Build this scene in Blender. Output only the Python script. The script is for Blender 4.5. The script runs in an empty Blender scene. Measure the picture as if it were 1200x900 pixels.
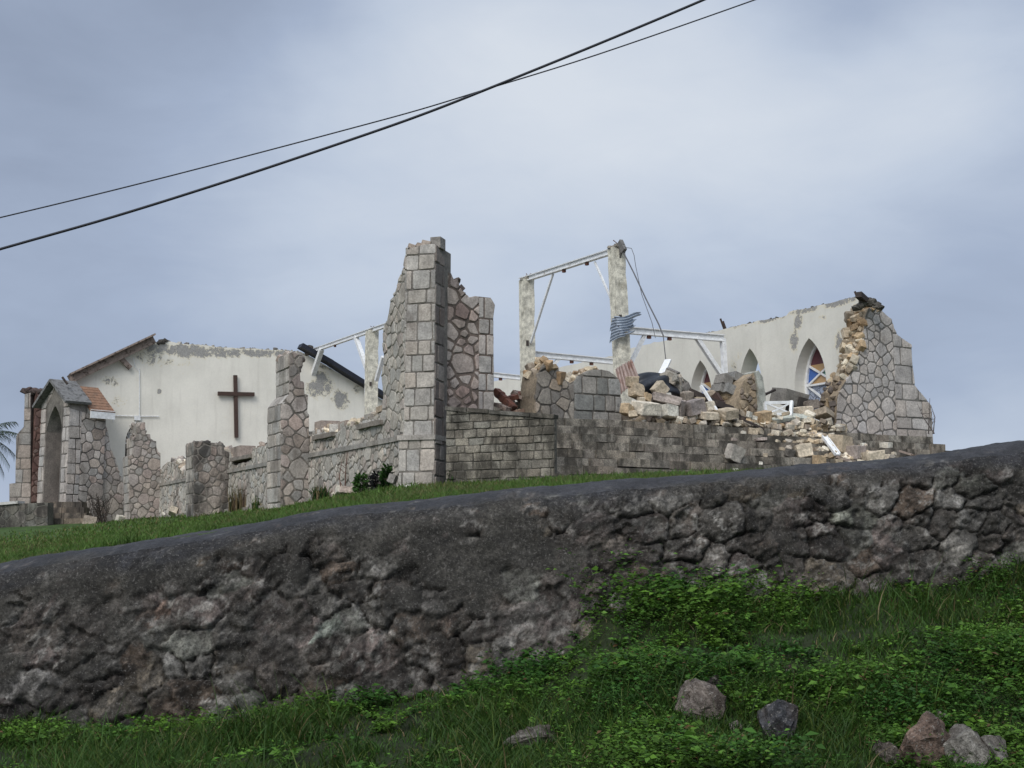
import bpy, bmesh, math, random
import numpy as np
from mathutils import Vector, Matrix

# ------------------------------------------------------------------ camera, sky, sun, exposure
SC = bpy.context.scene
COL = SC.collection
CAMZ, F, PITCH = 1.6, 1500.0, math.atan(190 / 1500.0)
cam_d = bpy.data.cameras.new('camera')
cam_d.sensor_width = 36.0
cam_d.lens = 36.0 * F / 1200.0
cam_d.clip_end = 20000
cam = bpy.data.objects.new('camera', cam_d)
cam.location = (0, 0, CAMZ)
cam.rotation_euler = (math.pi / 2 + PITCH, 0, 0)
COL.objects.link(cam)
SC.camera = cam
SC.render.resolution_x, SC.render.resolution_y = 1024, 768
SC.view_settings.view_transform = 'Standard'
SC.view_settings.look = 'None'
SC.view_settings.exposure = 0.0
SC.view_settings.gamma = 1.0
SC.view_settings.use_curve_mapping = False


def N(nt, typ, inputs=None, **props):
    n = nt.nodes.new(typ)
    for k, v in props.items():
        setattr(n, k, v)
    for k, v in (inputs or {}).items():
        s = n.inputs[k]
        if isinstance(v, bpy.types.NodeSocket):
            nt.links.new(v, s)
        else:
            s.default_value = v
    return n


def M_(nt, op, a, b=0.0, c=0.0, clamp=False):
    n = nt.nodes.new('ShaderNodeMath')
    n.operation = op
    n.use_clamp = clamp
    for i, v in enumerate((a, b, c)):
        if isinstance(v, bpy.types.NodeSocket):
            nt.links.new(v, n.inputs[i])
        else:
            n.inputs[i].default_value = v
    return n.outputs[0]


def RNG(nt, v, a, b, c=0.0, d=1.0):
    n = nt.nodes.new('ShaderNodeMapRange')
    n.interpolation_type = 'SMOOTHSTEP'
    nt.links.new(v, n.inputs[0])
    for i, x in enumerate((a, b, c, d)):
        n.inputs[i + 1].default_value = x
    return n.outputs[0]


def MIX(nt, f, a, b, mode='MIX'):
    n = nt.nodes.new('ShaderNodeMix')
    n.data_type = 'RGBA'
    n.blend_type = mode
    for s, v in ((n.inputs[0], f), (n.inputs[6], a), (n.inputs[7], b)):
        if isinstance(v, bpy.types.NodeSocket):
            nt.links.new(v, s)
        else:
            s.default_value = v if isinstance(v, (int, float)) else (*v[:3], 1)
    return n.outputs[2]


def NOISE(nt, vec, scale, detail=6, rough=0.6, dist=0.0):
    return N(nt, 'ShaderNodeTexNoise', {'Vector': vec, 'Scale': scale, 'Detail': detail, 'Roughness': rough, 'Distortion': dist}).outputs[0]


SUN_AZ, SUN_EL = math.radians(203), math.radians(42)      # compass azimuth (0 = +Y, clockwise), behind the camera
world = bpy.data.worlds.new('World')
SC.world = world
world.use_nodes = True
wt = world.node_tree
wt.nodes.clear()
sky = N(wt, 'ShaderNodeTexSky', sky_type='NISHITA', sun_disc=False, sun_elevation=SUN_EL, sun_rotation=SUN_AZ)
bg_sky = N(wt, 'ShaderNodeBackground', {0: sky.outputs[0], 1: 0.07})
tcw = N(wt, 'ShaderNodeTexCoord').outputs['Generated']
sep = N(wt, 'ShaderNodeSeparateXYZ', {0: tcw})


def pxdir(px, py):
    x, u = (px - 600) / F, (450 - py) / F
    v = Vector((x, math.cos(PITCH) - u * math.sin(PITCH), math.sin(PITCH) + u * math.cos(PITCH)))
    return v.normalized()


mp = N(wt, 'ShaderNodeMapping', {'Vector': tcw, 'Rotation': (0.0, 0.42, 0.0), 'Scale': (1.0, 1.0, 2.3)})
wn1 = NOISE(wt, mp.outputs[0], 3.3, 5, 0.52, 0.7)
wn2 = NOISE(wt, mp.outputs[0], 9.0, 5, 0.55, 0.4)
val = M_(wt, 'ADD', M_(wt, 'MULTIPLY', M_(wt, 'SUBTRACT', wn1, 0.5), 0.34), M_(wt, 'MULTIPLY', M_(wt, 'SUBTRACT', wn2, 0.5), 0.22))
val = M_(wt, 'ADD', val, 0.49)


def blob(v, d, r, amp):
    """a broad lighter or darker patch of cloudy sky in direction d"""
    dv = N(wt, 'ShaderNodeVectorMath', {0: tcw, 1: tuple(d)}, operation='DISTANCE').outputs['Value']
    return M_(wt, 'ADD', v, RNG(wt, dv, 0.0, r, amp, 0.0))


for px, py, r, a in ((620, 120, .26, .30), (900, 130, .22, .24), (1100, 130, .18, .14), (350, 200, .18, .10), (60, 60, .20, -.20),
                     (300, -20, .14, -.14), (980, 0, .11, -.20), (60, 430, .20, -.14), (1080, 380, .20, -.10),
                     (1150, 520, .09, .12), (560, 20, .14, .10), (0, 560, .07, .10)):
    val = blob(val, pxdir(px, py), r, a)
val = blob(val, (0, -.35, .93), 1.1, .8)  # unseen sky overhead, brightened to add light on the walls
val = blob(val, (-.3, -.8, .5), 1.1, .9)  # unseen sky behind the camera, brightened for the same wall light
ramp = N(wt, 'ShaderNodeValToRGB', {0: val})
cr = ramp.color_ramp
cr.elements[0].position, cr.elements[0].color = 0.10, (.235, .285, .39, 1)
cr.elements[1].position, cr.elements[1].color = 0.92, (.70, .755, .835, 1)
e = cr.elements.new(0.45)
e.color = (.39, .465, .61, 1)
e = cr.elements.new(0.65)
e.color = (.54, .615, .74, 1)
gain = RNG(wt, val, .95, 1.6, 1.0, 2.9)  # added strength for the brightened sky out of view
ccol = MIX(wt, 1.0, ramp.outputs[0], (1, 1, 1))
bg_cl = N(wt, 'ShaderNodeBackground', {0: ramp.outputs[0], 1: gain})
mixw = N(wt, 'ShaderNodeMixShader', {0: 0.94, 1: bg_sky.outputs[0], 2: bg_cl.outputs[0]})
N(wt, 'ShaderNodeOutputWorld', {0: mixw.outputs[0]})

sun_d = bpy.data.lights.new('sun', 'SUN')
sun_d.energy = 1.5
sun_d.angle = math.radians(24)
sun_d.color = (1.0, .93, .83)
sun = bpy.data.objects.new('sun', sun_d)
sdir = Vector((math.sin(SUN_AZ) * math.cos(SUN_EL), math.cos(SUN_AZ) * math.cos(SUN_EL), math.sin(SUN_EL)))
sun.rotation_euler = sdir.to_track_quat('Z', 'Y').to_euler()
sun.location = (0, -20, 40)
COL.objects.link(sun)

# ------------------------------------------------------------------ frames: pixel of the survey photo -> real plane of the ruin
AZ = math.radians(27.4)
UF = Vector((math.cos(AZ), math.sin(AZ), 0))       # along the front of the church
US = Vector((-math.sin(AZ), math.cos(AZ), 0))      # along the nave, away from the front
UZ = Vector((0, 0, 1))
C0 = Vector((-1.55, 26.0, 0))                      # foot of the front corner


def CW(a, b, z):
    return C0 + UF * a + US * b + UZ * z


def ray(px, py):
    d = pxdir(px, py)
    return d / d.y


def hit(px, py, p0, n):
    d = ray(px, py)
    o = Vector((0, 0, CAMZ))
    return o + d * ((p0 - o).dot(n) / d.dot(n))


def on_a(px, py, a):                               # plane parallel to the nave -> (b, z)
    p = hit(px, py, CW(a, 0, 0), UF)
    return ((p - C0).dot(US), p.z)


def on_b(px, py, b):                               # plane parallel to the front -> (a, z)
    p = hit(px, py, CW(0, b, 0), US)
    return ((p - C0).dot(UF), p.z)


def at(px, py, Y):
    return Vector((0, 0, CAMZ)) + ray(px, py) * Y


def FRA(a):
    return (C0 + UF * a, US, UZ, -UF)


def FRB(b):
    return (C0 + US * b, UF, UZ, -US)


# ------------------------------------------------------------------ mesh helpers
class MB:
    def __init__(s):
        s.v, s.f, s.t, s.m = [], [], [], []

    def add(s, verts, faces, tint=(.3, .3, .3), mat=0):
        o = len(s.v)
        s.v.extend(tuple(p) for p in verts)
        if tint and isinstance(tint[0], (tuple, list)):
            s.t.extend(tint)
        else:
            s.t.extend([tint] * len(verts))
        for f in faces:
            s.f.append(tuple(i + o for i in f))
            s.m.append(mat)

    def build(s, name, mats, parent=None, smooth=False, recalc=True):
        if not isinstance(mats, (list, tuple)):
            mats = [mats]
        if parent is not None:
            org = wloc(parent)
        else:
            a = np.array(s.v)
            org = Vector((a[:, 0].mean(), a[:, 1].mean(), a[:, 2].min()))
        me = bpy.data.meshes.new(name)
        me.from_pydata([(x - org.x, y - org.y, z - org.z) for x, y, z in s.v], [], s.f)
        at_ = me.attributes.new('tint', 'FLOAT_COLOR', 'POINT')
        at_.data.foreach_set('color', np.array([(*c[:3], 1.0) for c in s.t], dtype=np.float32).ravel())
        me.polygons.foreach_set('material_index', np.array(s.m, dtype=np.int32))
        if smooth:
            me.polygons.foreach_set('use_smooth', np.ones(len(me.polygons), dtype=bool))
        for m in mats:
            me.materials.append(m)
        if recalc:
            bm = bmesh.new()
            bm.from_mesh(me)
            bmesh.ops.recalc_face_normals(bm, faces=bm.faces)
            bm.to_mesh(me)
            bm.free()
        me.update()
        o = bpy.data.objects.new(name, me)
        COL.objects.link(o)
        if parent is not None:
            o.parent = parent
        else:
            o.location = org
        return o


def fast_mesh(name, V, Fq, tint, mat, parent=None):
    """numpy quads/tris -> object"""
    me = bpy.data.meshes.new(name)
    k = Fq.shape[1]
    me.vertices.add(len(V))
    me.vertices.foreach_set('co', V.astype(np.float32).ravel())
    me.loops.add(Fq.size)
    me.loops.foreach_set('vertex_index', Fq.astype(np.int32).ravel())
    me.polygons.add(len(Fq))
    me.polygons.foreach_set('loop_start', np.arange(0, Fq.size, k, dtype=np.int32))
    me.update(calc_edges=True)
    a = me.attributes.new('tint', 'FLOAT_COLOR', 'POINT')
    a.data.foreach_set('color', np.concatenate([tint, np.ones((len(tint), 1))], 1).astype(np.float32).ravel())
    me.polygons.foreach_set('use_smooth', np.ones(len(me.polygons), dtype=bool))
    me.materials.append(mat)
    o = bpy.data.objects.new(name, me)
    COL.objects.link(o)
    if parent is not None:
        o.parent = parent
    return o


def wloc(o):
    p = Vector((0, 0, 0))
    while o is not None:
        p += o.location
        o = o.parent
    return p


def tag(o, label=None, cat=None, group=None, kind=None):
    if label:
        o['label'] = label
    if cat:
        o['category'] = cat
    if group:
        o['group'] = group
    if kind:
        o['kind'] = kind
    return o


def thing(name, label, cat, loc, group=None):
    o = bpy.data.objects.new(name, None)
    o.empty_display_size = 0.2
    o.location = loc
    COL.objects.link(o)
    return tag(o, label, cat, group)


def clip_half(poly, nx, ny, c):
    out = []
    n = len(poly)
    for i in range(n):
        p, q = poly[i], poly[(i + 1) % n]
        dp, dq = nx * p[0] + ny * p[1] - c, nx * q[0] + ny * q[1] - c
        if dp <= 0:
            out.append(p)
        if (dp < 0 < dq) or (dq < 0 < dp):
            t = dp / (dp - dq)
            out.append((p[0] + (q[0] - p[0]) * t, p[1] + (q[1] - p[1]) * t))
    return out


def area(p):
    return 0.5 * sum(p[i][0] * p[(i + 1) % len(p)][1] - p[(i + 1) % len(p)][0] * p[i][1] for i in range(len(p)))


def ccw(p):
    return p if area(p) > 0 else p[::-1]


def clip_convex(subject, conv):
    conv = ccw(conv)
    out = subject
    for i in range(len(conv)):
        p, q = conv[i], conv[(i + 1) % len(conv)]
        nx, ny = q[1] - p[1], -(q[0] - p[0])
        out = clip_half(out, nx, ny, nx * p[0] + ny * p[1])
        if len(out) < 3:
            return []
    return out


def chaikin(p, r):
    out = []
    for i in range(len(p)):
        a, b = p[i], p[(i + 1) % len(p)]
        out.append((a[0] + (b[0] - a[0]) * r, a[1] + (b[1] - a[1]) * r))
        out.append((b[0] + (a[0] - b[0]) * r, b[1] + (a[1] - b[1]) * r))
    return out


def jag(pts, rng, amp=.05, step=.16, closed=False):
    """a broken line: subdivide and shake"""
    out = []
    n = len(pts)
    for i in range(n if closed else n - 1):
        p, q = pts[i], pts[(i + 1) % n]
        L = math.hypot(q[0] - p[0], q[1] - p[1])
        k = max(1, int(L / step))
        for j in range(k):
            t = j / k
            d = amp if (i or j) else 0
            out.append((p[0] + (q[0] - p[0]) * t + rng.uniform(-d, d), p[1] + (q[1] - p[1]) * t + rng.uniform(-d, d)))
    if not closed:
        out.append(pts[-1])
    return out


def to3(fr, u, v, n):
    O, U, V, Nn = fr
    return O + U * u + V * v + Nn * n


def put_stone(mb, poly, fr, h, tint, mat, bev, rng, lift=0.0):
    if len(poly) < 3 or abs(area(poly)) < .002:
        return
    cx = sum(p[0] for p in poly) / len(poly)
    cy = sum(p[1] for p in poly) / len(poly)
    r = math.sqrt(abs(area(poly)))
    k1, k2 = 1 - bev * .35 / r, max(.3, 1 - bev * 1.6 / r)
    gx, gy = rng.uniform(-.03, .03), rng.uniform(-.03, .03)
    n = len(poly)
    vs, fs = [], []
    for k, hh in ((1.0, -.05), (k1, h * .55), (k2, h)):
        for p in poly:
            x, y = cx + (p[0] - cx) * k, cy + (p[1] - cy) * k
            dz = 0 if hh < 0 else (p[0] - cx) * gx + (p[1] - cy) * gy
            vs.append(to3(fr, x, y, hh + dz + (lift if hh > 0 else 0)))
    vs.append(to3(fr, cx, cy, h * 1.12 + lift))
    for ring in (0, 1):
        for i in range(n):
            j = (i + 1) % n
            fs.append((ring * n + i, ring * n + j, ring * n + n + j, ring * n + n + i))
    for i in range(n):
        fs.append((2 * n + i, 2 * n + (i + 1) % n, 3 * n))
    mb.add(vs, fs, tint, mat)


def vary(c, rng, s=.12):
    k = 1 + rng.uniform(-s, s)
    w = rng.uniform(-.03, .03)
    return (max(.004, c[0] * k * (1 + w)), max(.004, c[1] * k), max(.004, c[2] * k * (1 - w)))


def stone_panel(mb, outline, fr, size, pal, rng, h=.03, joint=.03, mode='poly', mat=0, course=(.26, .4), bw=(.3, .6), stretch=1.0, skip=0.0):
    us = [p[0] for p in outline]
    vs = [p[1] for p in outline]
    u0, u1, v0, v1 = min(us), max(us), min(vs), max(vs)
    if mode == 'poly':
        S = []
        want = int((u1 - u0 + 2 * size) * (v1 - v0 + 2 * size) / (size * size) * 26)
        for _ in range(want):
            r = size * rng.choice((.24, .32, .32, .42, .42, .54, .68))
            x, y = rng.uniform(u0 - size, u1 + size), rng.uniform(v0 - size, v1 + size)
            if all(((x - q[0]) * (stretch if stretch < 1 else 1)) ** 2 + ((y - q[1]) * max(1, stretch)) ** 2 > (.80 * (r + q[2])) ** 2 for q in S):
                S.append((x, y, r))
        for i, s in enumerate(S):
            R = size * 1.5
            jt = joint * rng.uniform(.6, 1.35)
            cell = [(s[0] - R, s[1] - R), (s[0] + R, s[1] - R), (s[0] + R, s[1] + R), (s[0] - R, s[1] + R)]
            for q in S:
                if q is s:
                    continue
                dx, dy = q[0] - s[0], q[1] - s[1]
                if abs(dx) > 3 * size or abs(dy) > 3 * size:
                    continue
                L = math.hypot(dx, dy)
                if L < 1e-6:
                    continue
                nx, ny = dx / L, dy / L
                c = nx * s[0] + ny * s[1] + (L * L + s[2] ** 2 - q[2] ** 2) / (2 * L) - jt / 2
                cell = clip_half(cell, nx, ny, c)
                if len(cell) < 3:
                    break
            if len(cell) < 3:
                continue
            cell = clip_convex(outline, cell)
            if len(cell) < 3 or abs(area(cell)) < .006:
                continue
            if rng.random() < skip:
                continue
            cell = [(p[0] + rng.uniform(-.010, .010), p[1] + rng.uniform(-.010, .010)) for p in chaikin(cell, .13)]
            put_stone(mb, cell, fr, h * rng.uniform(.3, .8), vary(rng.choice(pal), rng), mat, .014, rng)
    else:
        y = v0
        while y < v1:
            ch = rng.uniform(*course)
            if v1 - (y + ch) < course[0] * .5:
                ch = v1 - y + .001
            x = u0 - rng.uniform(0, bw[0])
            while x < u1:
                w = rng.uniform(*bw)
                rect = [(x + joint / 2, y + joint / 2), (x + w - joint / 2, y + joint / 2), (x + w - joint / 2, y + ch - joint / 2), (x + joint / 2, y + ch - joint / 2)]
                x += w
                cell = clip_convex(outline, rect)
                if len(cell) < 3 or abs(area(cell)) < .004 or rng.random() < skip:
                    continue
                cell = [(p[0] + rng.uniform(-.008, .008), p[1] + rng.uniform(-.008, .008)) for p in chaikin(cell, .07)]
                put_stone(mb, cell, fr, h * rng.uniform(.3, 1.0), vary(rng.choice(pal), rng), mat, .014, rng)
            y += ch


def prism(mb, outline, fr, depth, mat=0, rim=None, tint=(.2, .2, .2), rimtint=None, holes=(), n0=0.0):
    """a slab: outline (u, v) pushed back by depth from n0 along -N; holes go right through"""
    rim = mat if rim is None else rim
    bm = bmesh.new()
    loops = []
    es = []
    for lp in (outline, *holes):
        vv = [bm.verts.new((p[0], p[1], 0)) for p in lp]
        es += [bm.edges.new((vv[i], vv[(i + 1) % len(vv)])) for i in range(len(vv))]
        loops.append(lp)
    bmesh.ops.triangle_fill(bm, use_beauty=True, use_dissolve=False, edges=es, normal=(0, 0, 1))
    bm.verts.index_update()
    P = [(v.co.x, v.co.y) for v in bm.verts]
    T = [tuple(v.index for v in f.verts) for f in bm.faces]
    bm.free()
    mb.add([to3(fr, u, v, n0) for u, v in P], T, tint, mat)
    mb.add([to3(fr, u, v, n0 - depth) for u, v in P], [t[::-1] for t in T], tint, mat)
    for lp in loops:
        n = len(lp)
        mb.add([to3(fr, u, v, n0) for u, v in lp] + [to3(fr, u, v, n0 - depth) for u, v in lp],
               [(i, (i + 1) % n, n + (i + 1) % n, n + i) for i in range(n)], rimtint or tint, rim)


def bar(mb, p0, p1, w, h, tint=(.5, .5, .5), mat=0, up=(0, 0, 1)):
    p0, p1 = Vector(p0), Vector(p1)
    d = (p1 - p0).normalized()
    s = d.cross(Vector(up))
    if s.length < 1e-4:
        s = d.cross(Vector((0, 1, 0)))
    s.normalize()
    u = s.cross(d)
    vs = []
    for p in (p0, p1):
        for a, b in ((-1, -1), (1, -1), (1, 1), (-1, 1)):
            vs.append(p + s * (a * w / 2) + u * (b * h / 2))
    mb.add(vs, [(0, 1, 2, 3), (7, 6, 5, 4), (0, 4, 5, 1), (1, 5, 6, 2), (2, 6, 7, 3), (3, 7, 4, 0)], tint, mat)


def tube(mb, pts, r, tint=(.05, .05, .05), mat=0, sides=6, r1=None):
    pts = [Vector(p) for p in pts]
    n = len(pts)
    vs, fs = [], []
    for i, p in enumerate(pts):
        d = (pts[min(i + 1, n - 1)] - pts[max(i - 1, 0)]).normalized()
        s = d.cross(Vector((.13, .21, .97)))
        s.normalize()
        u = s.cross(d)
        rr = r if r1 is None else r + (r1 - r) * i / (n - 1)
        for k in range(sides):
            a = 2 * math.pi * k / sides
            vs.append(p + s * (rr * math.cos(a)) + u * (rr * math.sin(a)))
    for i in range(n - 1):
        for k in range(sides):
            j = (k + 1) % sides
            fs.append((i * sides + k, i * sides + j, i * sides + sides + j, i * sides + sides + k))
    fs.append(tuple(range(sides)))
    fs.append(tuple(range((n - 1) * sides, n * sides)))
    mb.add(vs, fs, tint, mat)


def hull_rock(dims, rng, blocky=.6, subdiv=0, rough=.0):
    """angular stone: convex hull of chipped box corners; origin in the middle of its base"""
    bm = bmesh.new()
    w, d, h = dims
    pts = []
    if blocky > 0:
        for sx in (-1, 1):
            for sy in (-1, 1):
                for sz in (-1, 1):
                    c = [sx * w / 2, sy * d / 2, sz * h / 2]
                    k = 1 - blocky
                    for ax in range(3):
                        p = [c[i] * (1 - (k * rng.uniform(.05, .6) if i != ax else k * rng.uniform(0, .2))) for i in range(3)]
                        pts.append(p)
    else:
        for i in range(22):
            v = Vector((rng.gauss(0, 1), rng.gauss(0, 1), rng.gauss(0, 1))).normalized()
            q = max(abs(v.x), abs(v.y), abs(v.z)) ** .6
            pts.append((v.x / q * w / 2, v.y / q * d / 2, v.z / q * h / 2))
    vs = [bm.verts.new(p) for p in pts]
    r = bmesh.ops.convex_hull(bm, input=vs)
    junk = [g for g in r['geom_interior'] + r['geom_unused'] if isinstance(g, bmesh.types.BMVert)]
    if junk:
        bmesh.ops.delete(bm, geom=list(set(junk)), context='VERTS')
    if subdiv:
        bmesh.ops.triangulate(bm, faces=bm.faces)
        bmesh.ops.subdivide_edges(bm, edges=bm.edges, cuts=subdiv, use_grid_fill=True)
        for v in bm.verts:
            q = v.co * (9 / max(dims))
            o = rng_off
            n = (math.sin(q.x * 1.7 + o) * math.sin(q.y * 2.1 + 1.3 * o) * math.sin(q.z * 1.9 + .7 * o) + .5 * math.sin(q.x * 4.3 + q.y * 3.1 + o) * math.sin(q.z * 4.7))
            v.co += v.co.normalized() * (n * rough * max(dims)) + Vector((rng.uniform(-1, 1), rng.uniform(-1, 1), rng.uniform(-1, 1))) * rough * .18 * max(dims)
    bm.verts.index_update()
    V = [v.co.copy() for v in bm.verts]
    Fc = [tuple(v.index for v in f.verts) for f in bm.faces]
    bm.free()
    return V, Fc


rng_off = 0.7


def add_rock(mb, pos, dims, rng, tint, blocky=.6, rot=None, subdiv=0, rough=0.0, mat=0, sink=.04):
    V, Fc = hull_rock(dims, rng, blocky, subdiv, rough)
    R = Matrix.Rotation(rot[2], 3, 'Z') @ Matrix.Rotation(rot[1], 3, 'Y') @ Matrix.Rotation(rot[0], 3, 'X') if rot else Matrix.Rotation(rng.uniform(0, 6.28), 3, 'Z') @ Matrix.Rotation(rng.uniform(-.45, .45), 3, 'Y') @ Matrix.Rotation(rng.uniform(-.45, .45), 3, 'X')
    V = [R @ v for v in V]
    z0 = min(v.z for v in V)
    p = Vector(pos)
    mb.add([p + v - Vector((0, 0, z0 + sink * dims[2])) for v in V], Fc, tint, mat)


def edge_rubble(mb, pts3, back, depth, size, pal, rng, mat=0, dens=1.0, jit=.3):
    """broken rubble core along a fractured edge"""
    for i in range(len(pts3) - 1):
        p, q = Vector(pts3[i]), Vector(pts3[i + 1])
        k = max(1, int((q - p).length / (size * .62) * dens))
        m = max(1, int(depth / (size * .75)))
        for a in range(k):
            for b in range(m):
                s = size * rng.uniform(.55, 1.25)
                pos = p.lerp(q, (a + rng.random()) / k) + back * (depth * (b + rng.uniform(.2, .8)) / m)
                pos += Vector((rng.uniform(-1, 1), rng.uniform(-1, 1), rng.uniform(-1, 1))) * size * jit
                V, Fc = hull_rock((s, s * rng.uniform(.6, 1), s * rng.uniform(.5, .9)), rng, 0 if rng.random() < .6 else .5)
                R = Matrix.Rotation(rng.uniform(0, 6.28), 3, Vector((rng.gauss(0, 1), rng.gauss(0, 1), rng.gauss(0, 1))).normalized())
                mb.add([pos + R @ v for v in V], Fc, vary(rng.choice(pal), rng, .2), mat)


# ------------------------------------------------------------------ numpy noise
def _hash(ix, iy, seed):
    h = (ix.astype(np.int64) * 374761393 + iy.astype(np.int64) * 668265263 + seed * 974634777) & 0x7fffffff
    h = ((h ^ (h >> 13)) * 1274126177) & 0x7fffffff
    return ((h ^ (h >> 16)) & 0xffff) / 65535.0


def vnoise(x, y, seed=0):
    ix, iy = np.floor(x), np.floor(y)
    fx, fy = x - ix, y - iy
    fx, fy = fx * fx * (3 - 2 * fx), fy * fy * (3 - 2 * fy)
    a, b = _hash(ix, iy, seed), _hash(ix + 1, iy, seed)
    c, d = _hash(ix, iy + 1, seed), _hash(ix + 1, iy + 1, seed)
    return (a + (b - a) * fx) * (1 - fy) + (c + (d - c) * fx) * fy


def fbm(x, y, seed=0, o=4, g=.5):
    s, a, t = 0, 1.0, 0
    for i in range(o):
        s = s + a * vnoise(x * 2 ** i + 17.3 * i, y * 2 ** i + 5.1 * i, seed + i)
        t += a
        a *= g
    return s / t


def sst(x, a=0.0, b=1.0):
    t = np.clip((x - a) / (b - a), 0, 1)
    return t * t * (3 - 2 * t)


# ------------------------------------------------------------------ materials
def new_mat(name):
    m = bpy.data.materials.new(name)
    m.use_nodes = True
    nt = m.node_tree
    nt.nodes.clear()
    out = N(nt, 'ShaderNodeOutputMaterial')
    b = N(nt, 'ShaderNodeBsdfPrincipled')
    nt.links.new(b.outputs[0], out.inputs[0])
    return m, nt, b


def setc(nt, s, v):
    if isinstance(v, bpy.types.NodeSocket):
        nt.links.new(v, s)
    else:
        s.default_value = (*v, 1) if isinstance(v, tuple) else v


def tint_mat(name, dirt=.4, dirt_col=(.05, .047, .042), scale=1.0, streak=1.0, pits=.35, bump=.5, rough=.92, speck=0.0, speck_col=(.42, .42, .40), lo=.48, hi=.62, var=.55, spec=.25, fine=(.68, 1.26), speck2=0.0):
    m, nt, b = new_mat(name)
    P = N(nt, 'ShaderNodeTexCoord').outputs['Object']
    T = N(nt, 'ShaderNodeAttribute', attribute_name='tint').outputs['Color']
    n1 = NOISE(nt, P, 2.6 * scale, 8, .65)
    n2 = NOISE(nt, P, 22 * scale, 6, .7)
    c = MIX(nt, 1.0, T, N(nt, 'ShaderNodeCombineColor', {0: RNG(nt, n1, .2, .8, 1 - var, 1 + var * .7), 1: RNG(nt, n1, .2, .8, 1 - var, 1 + var * .67), 2: RNG(nt, n1, .2, .8, 1 - var, 1 + var * .6)}).outputs[0], 'MULTIPLY')
    k2 = RNG(nt, n2, .25, .75, *fine)
    c = MIX(nt, 1.0, c, N(nt, 'ShaderNodeCombineColor', {0: k2, 1: k2, 2: k2}).outputs[0], 'MULTIPLY')
    if dirt > 0:
        mpn = N(nt, 'ShaderNodeMapping', {'Vector': P, 'Scale': (1, 1, 1 / streak)})
        nd = NOISE(nt, mpn.outputs[0], 1.35 * scale, 9, .66, .5)
        c = MIX(nt, M_(nt, 'MULTIPLY', RNG(nt, nd, lo, hi), dirt), c, dirt_col)
    if pits > 0:
        npit = NOISE(nt, P, 9.5 * scale, 5, .75, .3)
        c = MIX(nt, M_(nt, 'MULTIPLY', RNG(nt, npit, .60, .68), pits), c, (.03, .028, .026))
    if speck > 0:
        ns = NOISE(nt, P, 16 * scale, 6, .8, .6)
        c = MIX(nt, M_(nt, 'MULTIPLY', RNG(nt, ns, .585, .65), speck), c, speck_col)
    if speck2 > 0:
        ns2 = NOISE(nt, P, 30 * scale, 4, .75, .3)
        c = MIX(nt, M_(nt, 'MULTIPLY', RNG(nt, ns2, .57, .66), speck2), c, speck_col)
        c = MIX(nt, M_(nt, 'MULTIPLY', RNG(nt, NOISE(nt, P, 24 * scale, 4, .75, .3), .56, .66), speck2), c, dirt_col)
    setc(nt, b.inputs['Base Color'], c)
    b.inputs['Roughness'].default_value = rough
    b.inputs['Specular IOR Level'].default_value = spec
    hgt = M_(nt, 'ADD', M_(nt, 'MULTIPLY', n2, .6), NOISE(nt, P, 60 * scale, 3, .6))
    bp = N(nt, 'ShaderNodeBump', {'Height': hgt, 'Strength': bump, 'Distance': .02 / scale})
    nt.links.new(bp.outputs[0], b.inputs['Normal'])
    return m


def plain_mat(name, col, rough=.7, metal=0.0, wear=None, wear_scale=6, lo=.55, hi=.62, bump=.15, spec=.4, streak=1.0):
    m, nt, b = new_mat(name)
    P = N(nt, 'ShaderNodeTexCoord').outputs['Object']
    n1 = NOISE(nt, P, 7, 7, .65)
    k = RNG(nt, n1, .25, .75, .8, 1.15)
    c = MIX(nt, 1.0, col, N(nt, 'ShaderNodeCombineColor', {0: k, 1: k, 2: k}).outputs[0], 'MULTIPLY')
    if wear:
        mpn = N(nt, 'ShaderNodeMapping', {'Vector': P, 'Scale': (1, 1, 1 / streak)})
        c = MIX(nt, RNG(nt, NOISE(nt, mpn.outputs[0], wear_scale, 8, .7, .3), lo, hi), c, wear)
    setc(nt, b.inputs['Base Color'], c)
    b.inputs['Roughness'].default_value = rough
    b.inputs['Metallic'].default_value = metal
    b.inputs['Specular IOR Level'].default_value = spec
    bp = N(nt, 'ShaderNodeBump', {'Height': NOISE(nt, P, 45, 4, .6), 'Strength': bump, 'Distance': .01})
    nt.links.new(bp.outputs[0], b.inputs['Normal'])
    return m


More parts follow.
